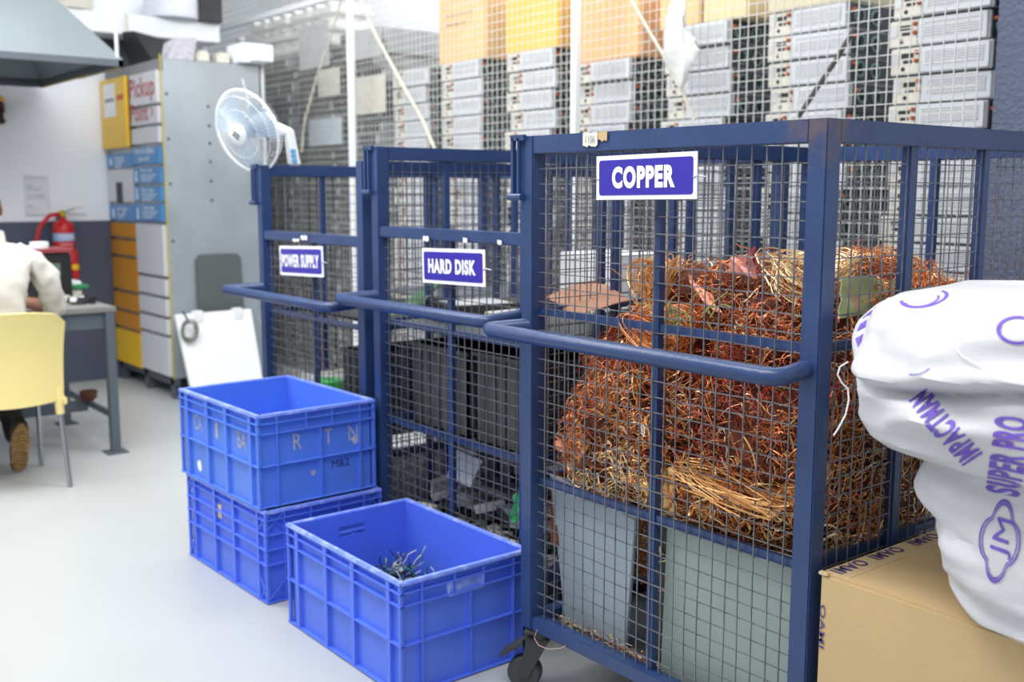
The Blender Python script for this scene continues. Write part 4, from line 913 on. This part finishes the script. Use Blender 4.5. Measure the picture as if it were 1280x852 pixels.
for k in range(14): 
    r_ = .045+random.random()*.02; cb.tube([c0+Vector((.01*math.sin(k), r_*math.cos(a*.5236)+.006*math.cos(k*2), 1.25*r_*math.sin(a*.5236)+.006*math.sin(k*3))) for a in range(13)], .0025, 4)
cb.tube([c0+Vector((0, 0, .05)), c0+Vector((-.02, -.02, .11)), c0+Vector((-.03, -.035, .135))], .007, 6, 1)
tag(cb.build('cable_coil', [mat('cable_grey', (128, 128, 118), .6), BLACK]), 'coiled grey cable hanging on the leaning white panel', 'cable')

# ================================================================== wall things, hood
ex = empty('fire_extinguisher', (-8.5, 2.38, .86), 'red fire extinguisher with a red hose hanging on the blue-grey wall', 'fire extinguisher')
REDP = mat('extinguisher_red', (196, 30, 36), .3, 0, .03)
Me = Matrix.Translation((-8.49, 2.38, .88))
MB().lathe([(.06, 0), (.078, .01), (.078, .33), (.07, .365), (.04, .39), (.022, .40), (.022, .42)], 24, M=Me).build('cylinder', REDP, ex, smooth=True)
MB().lathe([(.0795, .235), (.0795, .295)], 24, M=Me).build('label_band', mat('label_blue', (150, 180, 220), .5), ex, smooth=True)
text('POWDER', (-8.409, 2.32, 1.13), Y, Z, .11, .035, WHITE, ex, 'lettering', .02, 0, X)
lb = MB()
for j in range(5): lb.box(-8.4105, -8.4095, 2.33+.01*(j % 2), 2.42, 1.085-.03*j, 1.095-.03*j)
lb.build('instructions', mat('label_pink', (226, 160, 160), .6), ex)
MB().lathe([(.02, .42), (.026, .43), (.026, .46), (.012, .47)], 12, M=Me).build('valve', mat('brass', (190, 180, 60), .4, .4), ex)
hz_ = 1.33
MB().tube([(-8.49, 2.38, hz_), (-8.45, 2.46, hz_+.03), (-8.44, 2.52, hz_+.045)], .007, 6).tube([(-8.49, 2.38, hz_-.01), (-8.45, 2.47, hz_-.01), (-8.44, 2.54, hz_-.02)], .007, 6).build('squeeze_handle', CHROME, ex)
MB().tube([(-8.49, 2.36, hz_-.01), (-8.46, 2.28, hz_-.02), (-8.44, 2.2, hz_-.1), (-8.44, 2.17, hz_-.2), (-8.44, 2.18, hz_-.38)], .016, 10).build('hose', REDP, ex, smooth=True)
MB().lathe([(.02, 0), (.026, .03), (.022, .16), (.02, .22)], 12, M=Matrix.Translation((-8.41, 2.43, .83))).build('nozzle_horn', REDP, ex, smooth=True); MB().lathe([(.027, .07), (.027, .11)], 12, M=Matrix.Translation((-8.41, 2.43, .83))).build('nozzle_ring', YEL, ex)
MB().box(-8.6, -8.56, 2.36, 2.4, 1.2, 1.3).build('wall_bracket', STEELD, ex)
pn = empty('wall_notice', (-8.595, 2.24, 1.45), 'faint white printed notice taped to the white wall', 'notice')
MB().box(-8.598, -8.595, 2.14, 2.325, 1.30, 1.61).build('sheet', mat('paper', (222, 224, 230), .8), pn)
nb = MB()
for j, (a, b) in enumerate(((2.16, 2.30), (2.155, 2.2), (2.155, 2.26), (2.155, 2.29), (2.16, 2.28), (2.155, 2.2), (2.15, 2.32))): nb.box(-8.5945, -8.594, a, b, 1.585-[0, .065, .085, .13, .15, .21, .28][j], 1.592-[0, .065, .085, .13, .15, .21, .28][j])
nb.build('print', mat('faint_grey', (168, 170, 180), .8), pn)
# dried garland in the upper left
gb = MB(); random.seed(3)
for k in range(46):
    a = k*.5; c_ = Vector((-8.52+.02*math.cos(a), 1.955+.045*math.sin(a*1.3), 2.16-.18*(k/46))); 
    M = Matrix.Translation(c_) @ Matrix.Rotation(random.random()*3, 4, 'X') @ Matrix.Rotation(random.random()*3, 4, 'Z')
    gb.lathe([(.001, -.035), (.022, -.01), (.02, .015), (.001, .035)], 7, M=M, mi=1 if k < 4 else (2 if k % 3 else 0))
tag(gb.build('dried_garland', [mat('garland_brown', (110, 70, 56), .8), YEL, mat('garland_dark', (60, 38, 34), .8)], smooth=True), 'dark brown dried garland hanging on the white wall with a yellow top', 'garland')
# exhaust hood
hd = empty('exhaust_hood', (-7.6, 1.6, 2.3), 'grey sheet metal exhaust hood hanging over the desk', 'hood')
HG = mat('hood_grey', (118, 128, 132), .5, .15, .08, 2, .04, 6)
x0, x1, y0, y1, z0 = -8.5, -6.74, .45, 2.3, 2.29; ax0, ax1, ay0, ay1, az = -7.9, -7.2, 1.1, 1.75, 2.95
b4 = [Vector(p) for p in ((x0, y0, z0), (x1, y0, z0), (x1, y1, z0), (x0, y1, z0))]; t4 = [Vector(p) for p in ((ax0, ay0, az), (ax1, ay0, az), (ax1, ay1, az), (ax0, ay1, az))]
hb = MB()
for i in range(4):
    j = (i+1) % 4; hb.slab([b4[i], b4[j], t4[j], t4[i]], -.004)
hb.build('canopy', HG, hd)
hr = MB(); q_ = .03
hr.box(x0, x1, y0, y0+q_, z0-.04, z0).box(x0, x1, y1-q_, y1, z0-.04, z0).box(x0, x0+q_, y0, y1, z0-.04, z0).box(x1-q_, x1, y0, y1, z0-.04, z0); hr.build('rim', STEELD, hd)
MB().box(x0+.05, x1-.6, y1-.032, y1-.03, z0-.05, z0-.04).box(x1-.9, x1-.08, y1-.002, y1+.003, z0-.045, z0-.03).build('yellow_tape', mat('tape_yellow', (200, 170, 80), .5), hd)
MB().box(ax0, ax1, ay0, ay1, az, 4.3).build('duct', HG, hd)
MB().tube([(x1-.02, y1-.03, z0), (x1-.02, y1-.03, 4.4)], .012, 8).build('hanger_rod', LGREY, hd, smooth=True)
MB().tube([(x1-.02, y0+.03, z0), (x1-.02, y0+.03, 4.4)], .012, 8).build('hanger_rod', LGREY, hd, smooth=True)
# drums on the ledge
tag(MB().lathe([(.2, 0), (.215, .01), (.215, .15), (.205, .165), (.19, .17)], 30, M=Matrix.Translation((-8.38, 3.26, 2.811)) @ Matrix.Diagonal((.9, 1, 1, 1))).build('white_drum', mat('drum_white', (214, 216, 228), .5), smooth=True), 'white round drum standing on the white ledge above the locker cabinet', 'drum')
tag(MB().lathe([(.15, 0), (.16, .01), (.16, .2), (.15, .21)], 24, M=Matrix.Translation((-8.42, 2.5, 2.811))).build('cream_roll', CREAM, smooth=True), 'cream roll on the white ledge next to the hood', 'roll')
tag(MB().lathe([(.07, -.03), (.08, -.02), (.08, .02), (.07, .03)], 20, M=Matrix.Translation((-8.32, 3.46, 2.86)) @ Matrix.Rotation(R(60), 4, 'Y') @ Matrix.Diagonal((.55, 1, 1, 1))).build('tape_roll', mat('tape_tan', (190, 164, 110), .5), smooth=True), 'tan tape roll leaning on the ledge beside the white drum', 'tape')

# ================================================================== desk and clutter
dk = empty('work_desk', (-6.6, 1.2, 0), 'grey steel work desk with grey top beside the blue-grey wall', 'desk')
DZ = .845
MB().box(-7.12, -6.1, .3, 1.975, DZ-.03, DZ).build('tabletop', mat('desk_top', (124, 124, 120), .55, 0, .08), dk, bevel=.004)
LEGM = mat('desk_grey', (88, 96, 106), .5, .1, .05)
MB().box(-7.08, -6.14, 1.925, 1.945, DZ-.12, DZ-.03).box(-6.14, -6.12, .35, 1.92, DZ-.12, DZ-.03).build('apron', LEGM, dk)
for x, y in ((-6.12, 1.935), (-7.08, 1.935), (-6.12, .35), (-7.08, .35)): MB().box(x-.025, x+.025, y-.025, y+.025, .006, DZ-.03).box(x-.06, x+.06, y-.06, y+.06, 0, .008).build('leg', LEGM, dk, bevel=.002)
MB().box(-7.06, -6.14, 1.925, 1.945, .2, .235).build('stretcher', LEGM, dk); MB().box(-6.62, -6.58, .37, 1.93, .17, .235).build('stretcher', LEGM, dk)
bw = tag(MB().lathe([(.03, 0), (.048, .02), (.052, .06), (.046, .06), (.04, .02), (.001, .015)], 20, M=Matrix.Translation((-6.56, 1.93, .236))).build('clay_bowl', mat('rust_brown', (96, 52, 40), .7), smooth=True), 'small rust-brown bowl on the desk stretcher', 'bowl')
def adp(x0, x1, y0, y1, z0, z1): return MB().box(x0, x1, y0, y1, z0, z1)
sc = empty('bench_meter', (-6.75, 1.8, DZ), 'black bench instrument with red top edge on the desk', 'instrument')
adp(-6.88, -6.6, 1.68, 1.885, DZ, 1.13).build('casing', BLACK, sc, bevel=.01); adp(-6.6, -6.594, 1.75, 1.82, 1.0, 1.07).build('display', mat('display_green', (90, 104, 92), .4), sc); adp(-6.89, -6.595, 1.675, 1.89, 1.13, 1.155).build('top_trim', mat('dull_red', (140, 60, 66), .5), sc, bevel=.005)
tag(MB().lathe([(.05, -.02), (.055, 0), (.05, .02)], 20, M=Matrix.Translation((-6.68, 1.73, 1.176))).build('tape_roll', WHITE, smooth=True), 'white tape roll on the black bench instrument', 'tape')
gr = tag(adp(-6.95, -6.66, 1.86, 2.0, DZ+.06, DZ+.085).build('green_tray', mat('tray_green', (44, 130, 84), .5), bevel=.006), 'green tray on the white box at the desk corner', 'tray')
tag(adp(-6.93, -6.68, 1.87, 1.96, DZ, DZ+.06).build('white_box', CREAM, bevel=.005), 'cream box under the green tray on the desk', 'box')
tag(adp(-6.92, -6.7, 1.85, 1.965, DZ+.085, DZ+.105).build('paper_stack', WHITE, bevel=.002), 'white paper stack on the green tray', 'paper')
jb = MB()
for k in range(40):
    p = Vector((-6.42+random.uniform(-.1, .1), 1.87+random.uniform(-.06, .06), DZ+random.random()*.035)); a = random.uniform(.008, .02); jb.box(p.x-a, p.x+a, p.y-a, p.y+a, max(DZ, p.z-a), p.z+a*.5, random.randrange(4))
tag(jb.build('component_pile', [BLACK, WHITE, DARK, CREAM]), 'black and white component bits on the near desk edge', 'components', kind='stuff')

# ================================================================== yellow chair
CXc, CYc = -5.53, 1.285
ch = empty('plastic_chair', (-5.78, CYc, 0), 'yellow plastic chair with steel legs, seen from behind', 'chair')
YC = mat('chair_yellow', (236, 218, 146), .45, 0, .02)
def shell(fn, nu, nv, th, nm, m, par):
    P_ = [[Vector(fn(i/nu, j/nv)) for j in range(nv+1)] for i in range(nu+1)]; V_ = []; 
    for i in range(nu+1):
        for j in range(nv+1): V_.append(P_[i][j])
    for i in range(nu+1):
        for j in range(nv+1):
            du = P_[min(i+1, nu)][j]-P_[max(i-1, 0)][j]; dv = P_[i][min(j+1, nv)]-P_[i][max(j-1, 0)]; V_.append(P_[i][j]+du.cross(dv).normalized()*th)
    k = (nu+1)*(nv+1); fs = []; w_ = nv+1
    for i in range(nu):
        for j in range(nv): a = i*w_+j; fs += [(a, a+1, a+w_+1, a+w_), (k+a, k+a+w_, k+a+w_+1, k+a+1)]
    for i in range(nu):
        for j in (0, nv): a = i*w_+j; fs.append((a, a+w_, k+a+w_, k+a))
    for j in range(nv):
        for i in (0, nu): a = i*w_+j; fs.append((a, a+1, k+a+1, k+a))
    return MB().add(V_, fs).build(nm, m, par, smooth=True)
def backf(u, v):
    y = (u-.5)*2; hw = .243+.018*v; top = .905-.035*abs(y)**2.5-.03*max(0, abs(y)-.85)/.15*1.0
    z0_ = .435+.0*abs(y)-.035*(1-y*y)*0+.012*(y*y); z = z0_+(top-z0_)*v
    return (CXc-.0-.075*abs(y)**2.2-(0.05*math.sin(v*2.2))+.07*v, CYc+y*hw, z)
shell(backf, 24, 14, -.01, 'backrest', YC, ch)
def seatf(u, v):
    y = (u-.5)*2; return (CXc-.05-.46*v, CYc+y*(.235+.015*v), .455+.012*y*y-.02*math.sin(v*3.14)-(.03 if v > .97 else 0))
shell(seatf, 16, 12, .012, 'seat', YC, ch)
for sy in (-1, 1):
    MB().box(CXc-.52, CXc-.03, CYc+sy*.235-.012, CYc+sy*.235+.012, .42, .46).build('side_rail', YC, ch, bevel=.006)
    for fx, bx in ((CXc-.075, CXc+.0), (CXc-.47, CXc-.53)):
        yt = CYc+sy*.215; MB().tube([(fx, yt, .5 if fx > CXc-.2 else .43), (fx+(bx-fx)*.2, yt+sy*.0, .37)], [.026, .020], 12).build('leg_socket', YC, ch, smooth=True)
        MB().tube([(fx+(bx-fx)*.15, yt, .42), (bx, yt+sy*.012, .004)], .0125, 12).build('leg', CHROME, ch, smooth=True)

# ================================================================== seated person
def skin(name, joints, edges, rad, m, parent=None, sub=2, root=0):
    me = bpy.data.meshes.new(name); me.from_pydata([tuple(j) for j in joints], edges, []); ob = bpy.data.objects.new(name, me); col.objects.link(ob)
    md = ob.modifiers.new('s', 'SKIN'); md.use_smooth_shade = True
    for i, v in enumerate(me.skin_vertices[0].data):
        r_ = rad[i]; v.radius = r_ if isinstance(r_, tuple) else (r_, r_); v.use_root = (i == root)
    s2 = ob.modifiers.new('u', 'SUBSURF'); s2.levels = sub; s2.render_levels = sub
    dg = bpy.context.evaluated_depsgraph_get(); dg.update(); nm = bpy.data.meshes.new_from_object(ob.evaluated_get(dg))
    bpy.data.objects.remove(ob); o = bpy.data.objects.new(name, nm); col.objects.link(o); nm.materials.clear(); nm.materials.append(m)
    for p in nm.polygons: p.use_smooth = True
    if parent is not None: o.parent = parent; o.matrix_parent_inverse = Matrix.Translation(parent.location).inverted()
    o['_o'] = (0, 0, 0); return o
PYc = 1.295
SKIN_ = mat('skin_brown', (150, 104, 80), .5, 0, .04); SHIRT = mat('white_shirt', (206, 203, 196), .8, 0, .03, 6, .3, 14); PANT = mat('dark_trousers', (38, 36, 38), .8)
pe = empty('person', (-5.8, PYc, 0), 'seated person in a white shirt and dark trousers, seen from behind at the desk', 'person')
J = [(-5.80, PYc, .56), (-5.80, PYc, .75), (-5.83, PYc, .95), (-5.86, PYc, 1.13), (-5.89, PYc-.005, 1.23), (-5.92, PYc-.015, 1.30), (-5.94, PYc-.02, 1.40), (-5.95, PYc-.02, 1.47)]
Ra = [(.15, .13), (.13, .11), (.15, .11), (.13, .09), .06, .058, (.085, .1), .07]
E2 = [(i, i+1) for i in range(7)]
def limb(pts, rs, fr):
    a = len(J); J.extend(pts); Ra.extend(rs); E2.append((fr, a)); [E2.append((a+i, a+i+1)) for i in range(len(pts)-1)]; return len(J)-1
for s_ in (1, -1):
    wr = limb([(-5.86, PYc+s_*.17, 1.13), (-5.84, PYc+s_*.23, 1.08), (-5.86, PYc+s_*.27, .98), (-5.90, PYc+s_*.29, .88), (-6.05, PYc+s_*.26, .885), (-6.2, PYc+s_*.18, .90), (-6.25, PYc+s_*.16, .90), (-6.29, PYc+s_*.15, .895)], [.065, .06, .052, .045, .04, .028, (.035, .018), (.036, .015)], 3)
    for k, (oy, ln) in enumerate(((-.03, .07), (-.01, .08), (.01, .075), (.03, .06))): limb([(-6.33, PYc+s_*.15+oy, .893), (-6.33-ln*.5, PYc+s_*.15+oy*1.1, .889), (-6.33-ln, PYc+s_*.15+oy*1.1, .872)], [.010, .009, .007], wr)
    limb([(-6.27, PYc+s_*.15-s_*.045, .887), (-6.31, PYc+s_*.15-s_*.07, .88)], [.011, .008], wr-1)
    limb([(-5.84, PYc+s_*.09, .54), (-6.06, PYc+s_*.12, .55), (-6.25, PYc+s_*.13, .56), (-6.28, PYc+s_*.13, .5), (-6.16, PYc+s_*.1, .3), (-6.02, PYc+s_*.09, .16), (-5.99, PYc+s_*.085, .1)], [.085, .075, .062, .06, .05, .036, .033], 0)
bd = skin('body', J, E2, Ra, SKIN_, pe)
# shirt
Js = [(-5.80, PYc, .52), (-5.80, PYc, .75), (-5.83, PYc, .95), (-5.86, PYc, 1.13), (-5.885, PYc, 1.215), (-5.90, PYc, 1.245)]; Rs = [(.175, .155), (.165, .14), (.18, .135), (.15, .11), .082, .072]; Es = [(i, i+1) for i in range(5)]
for s_ in (1, -1):
    a = len(Js); Js += [(-5.86, PYc+s_*.16, 1.14), (-5.84, PYc+s_*.225, 1.09), (-5.85, PYc+s_*.27, .98), (-5.87, PYc+s_*.30, .875), (-5.97, PYc+s_*.28, .87)]; Rs += [.078, .078, .074, .068, .06]; Es += [(3, a)]+[(a+i, a+i+1) for i in range(4)]
sh = skin('shirt', Js, Es, Rs, SHIRT, pe, sub=3)
from mathutils import noise as mn
sh.data.update(); nrmls = [v.normal.copy() for v in sh.data.vertices]
for v, n_ in zip(sh.data.vertices, nrmls):
    c_ = v.co; q = Vector((c_.x*7, c_.y*9, c_.z*5))
    w1 = 1-abs(mn.noise(q))*2.6; w2 = 1-abs(mn.noise(q*2.1+Vector((3, 1, 2))))*2.6
    v.co += n_*(.016*w1+.009*w2-.014)
cl = MB().lathe([(.068, 0), (.074, .0), (.07, .05), (.064, .048)], 20, M=Matrix.Translation((-5.905, PYc, 1.235)) @ Matrix.Rotation(R(-14), 4, 'Y')); cl.build('collar', SHIRT, pe, smooth=True)
Jp = [(-5.80, PYc, .56)]; Rp = [(.175, .12)]; Ep = []
for s_ in (1, -1):
    a = len(Jp); Jp += [(-5.84, PYc+s_*.09, .545), (-6.06, PYc+s_*.12, .555), (-6.25, PYc+s_*.13, .56), (-6.285, PYc+s_*.13, .5), (-6.16, PYc+s_*.1, .3), (-6.02, PYc+s_*.09, .15)]; Rp += [.1, .092, .08, .076, .064, .055]; Ep += [(0, a)]+[(a+i, a+i+1) for i in range(5)]
skin('trousers', Jp, Ep, Rp, PANT, pe)
# hair and face
hm = MB(); Mh = Matrix.Translation((-5.925, PYc-.02, 1.425))
bm = bmesh.new(); bmesh.ops.create_icosphere(bm, subdivisions=4, radius=1)
hv = []
for v in bm.verts:
    d = v.co; p = Vector((d.x*.1, d.y*.083, d.z*.115)); 
    if d.x < -.1 and d.z < .45: p *= .8
    if d.z < -.55: p *= .78
    hv.append(Mh @ (p*(1+.02*math.sin(d.x*20)*math.sin(d.y*23+d.z*19))))
bm.verts.index_update(); hm.add(hv, [[v.index for v in f.verts] for f in bm.faces]); bm.free(); hm.build('hair', mat('black_hair', (24, 22, 24), .6), pe, smooth=True)
for s_ in (1, -1): MB().lathe([(.001, -.012), (.016, -.006), (.018, .004), (.001, .012)], 12, M=Matrix.Translation((-5.94, PYc-.02+s_*.086, 1.40)) @ Matrix.Rotation(R(90), 4, 'X') @ Matrix.Diagonal((1, 1.8, 1, 1))).build('ear', SKIN_, pe, smooth=True)
MB().hexa([Vector(p) for p in ((-6.03, PYc-.04, 1.375), (-6.03, PYc, 1.375), (-6.05, PYc-.01, 1.37), (-6.05, PYc-.03, 1.37))], [Vector(p) for p in ((-6.02, PYc-.027, 1.425), (-6.02, PYc-.013, 1.425), (-6.03, PYc-.017, 1.42), (-6.03, PYc-.023, 1.42))]).build('nose', SKIN_, pe, bevel=.004, smooth=True)
for s_ in (1, -1): MB().lathe([(.001, -.012), (.012, 0), (.001, .012)], 12, M=Matrix.Translation((-6.018, PYc-.02+s_*.03, 1.425))).build('eye', BLACK, pe, smooth=True)
MB().box(-6.03, -6.018, PYc-.045, PYc+.005, 1.345, 1.352).build('mouth', mat('lips', (130, 76, 66), .5), pe)
# shoes tucked back on their toes, soles towards the camera
SOLE = mat('shoe_sole_tan', (176, 136, 84), .7, 0, .15, 40, c2=(104, 76, 44), c2amt=.5, c2scale=60)
def shoe(cy, cx, yaw=0):
    t = MB(); oul = []
    for k in range(28):
        a = 2*math.pi*k/28; u = math.cos(a); w_ = .05-.006*math.cos(a)-(.008 if abs(u+.25) < .3 else 0); oul.append((math.sin(a)*w_, .15*u))
    tilt = R(68); M = Matrix.Translation((cx, cy, .005)) @ Matrix.Rotation(yaw, 4, 'Z')
    def pt(y, l, h): # l along the sole from toe (0) to heel (.3), h away from sole (forward, -X)
        return M @ Vector((.0+l*math.cos(tilt)-h*math.sin(tilt), y, l*math.sin(tilt)+h*math.cos(tilt)*.0+.0+h*.35))
    n = len(oul); vs = [pt(y, l+.15, 0) for y, l in oul]+[pt(y, l+.15, .022) for y, l in oul]
    t.add(vs, [tuple(range(n)), tuple(range(n, 2*n))]+[(i, (i+1) % n, n+(i+1) % n, n+i) for i in range(n)])
    o = t.build('shoe_sole', SOLE, pe, bevel=.002)
    tr = MB()
    for j in range(13): l = .02+j*.021; hw = .036 if j not in (5, 6, 7) else .026; tr.tube([pt(-hw, l, -.002), pt(0, l+.012, -.003), pt(hw, l, -.002)], .0035, 4)
    tr.build('tread', mat('tread_brown', (122, 92, 54), .7), o)
    u_ = MB(); rings = []
    for l, hw, hh in ((.0, .03, .03), (.04, .044, .05), (.1, .046, .07), (.16, .042, .1), (.22, .042, .12), (.28, .036, .11), (.3, .03, .08)):
        rings.append([pt(math.cos(q*.5236)*hw, l, .02+max(0, math.sin(q*.5236))*hh) for q in range(7)]+[pt(-hw*.5, l, .018), pt(hw*.5, l, .018)])
    m = len(rings[0]); u_.add([p for r_ in rings for p in r_], [(i*m+k, i*m+(k+1) % m, (i+1)*m+(k+1) % m, (i+1)*m+k) for i in range(len(rings)-1) for k in range(m)]+[tuple(range(m)), tuple((len(rings)-1)*m+k for k in range(m))])
    u_.build('shoe_upper', BLACK, pe, smooth=True)
shoe(PYc+.085, -5.98, 0); shoe(PYc-.09, -6.0, 0)

# ================================================================== fan clamped on the farthest cage rail
fb = onx(368, 206, -4.53); C = CAM+ray(309, 164)*(FW.dot(fb-CAM)-.12)
nrm = (-FW*.74+RT*-.52+UP*-.42).normalized()
fan = empty('wall_fan', tuple(Vector((-4.53, fb.y, 1.612))), 'white fan with pale blue blades mounted on the farthest cage rail', 'fan')
zq = nrm.to_track_quat('Z', 'Y').to_matrix().to_4x4(); MF = Matrix.Translation(C) @ zq
RF = .188
g = MB(); 
ringpts = lambda r, z, n=48: [MF @ Vector((r*math.cos(2*math.pi*k/n), r*math.sin(2*math.pi*k/n), z)) for k in range(n+1)]
g.tube(ringpts(RF, 0), .006, 8, cap=False)
for r_, z in ((.165, .03), (.11, .045), (.05, .055)): g.tube(ringpts(r_, z, 36), .0012, 4, cap=False)
for r_, z in ((.14, -.06), (.08, -.075)): g.tube(ringpts(r_, z, 36), .0012, 4, cap=False)
for k in range(72):
    a = 2*math.pi*k/72
    g.tube([MF @ Vector((r_*math.cos(a), r_*math.sin(a), z)) for r_, z in ((.045, .056), (.11, .045), (.165, .03), (RF, 0))], .0008, 3, cap=False)
    g.tube([MF @ Vector((r_*math.cos(a+.03), r_*math.sin(a+.03), z)) for r_, z in ((RF, 0), (.16, -.06), (.08, -.075))], .0008, 3, cap=False)
g.build('guard', WHITE, fan, smooth=True)
MB().lathe([(.05, .052), (.05, .062), (.04, .068), (.001, .069)], 28, M=MF).build('front_badge', WHITE, fan, smooth=True)
MB().box(-.02, .018, .004, .012, .0685, .0705, M=MF @ Matrix.Rotation(R(-40), 4, 'Z')).box(-.02, .018, -.012, -.004, .0685, .0705, M=MF @ Matrix.Rotation(R(-40), 4, 'Z')).build('badge_print', DARK, fan)
BLD = mat('fan_blade_blue', (176, 198, 216), .25, 0, .03, alpha=.6)
for b_ in range(3):
    def bf(u, v, b_=b_):
        r_ = .03+.142*v; a = b_*2.094+.35+(u-.5)*(1.5-.25*v)*(1 if v < .9 else .8); return MF @ Vector((r_*math.cos(a), r_*math.sin(a), (u-.5)*.035))
    shell(bf, 10, 8, .002, 'blade', BLD, fan)
MB().lathe([(.035, -.02), (.035, .02), (.02, .03)], 20, M=MF).build('hub', BLD, fan, smooth=True)
MB().lathe([(.03, -.02), (.055, -.05), (.058, -.12), (.045, -.15), (.02, -.16)], 24, M=MF).build('motor_housing', WHITE, fan, smooth=True)
mh = MF @ Vector((0, 0, -.12)); top_ = onx(361, 160, -4.53)
MB().tube([mh, Vector((top_.x, top_.y, top_.z-.02))], [.03, .022], 14).build('neck', WHITE, fan, smooth=True)
bw_ = Vector((-.0, .03, 0)); bt = Vector((-4.53, top_.y, top_.z)); bb = Vector((-4.53, fb.y, 1.612))
dY = Vector((0, .027, 0)); dX = Vector((.022, 0, 0))
MB().hexa([bb-dY-dX, bb-dY+dX, bb+dY+dX, bb+dY-dX], [bt-dY*.75-dX, bt-dY*.75+dX, bt+dY*.6+dX, bt+dY*.6-dX]).build('control_column', WHITE, fan, bevel=.008, smooth=True)
for k in range(3):
    p = bb.lerp(bt, .12+.13*k); MB().box(p.x+.0215, p.x+.026, p.y-.02, p.y+.004, p.z-.009, p.z+.009).build('push_button', mat('button_blue', (96, 170, 220), .4), fan)

for o_ in bpy.data.objects:
    if '_o' in o_: del o_['_o']
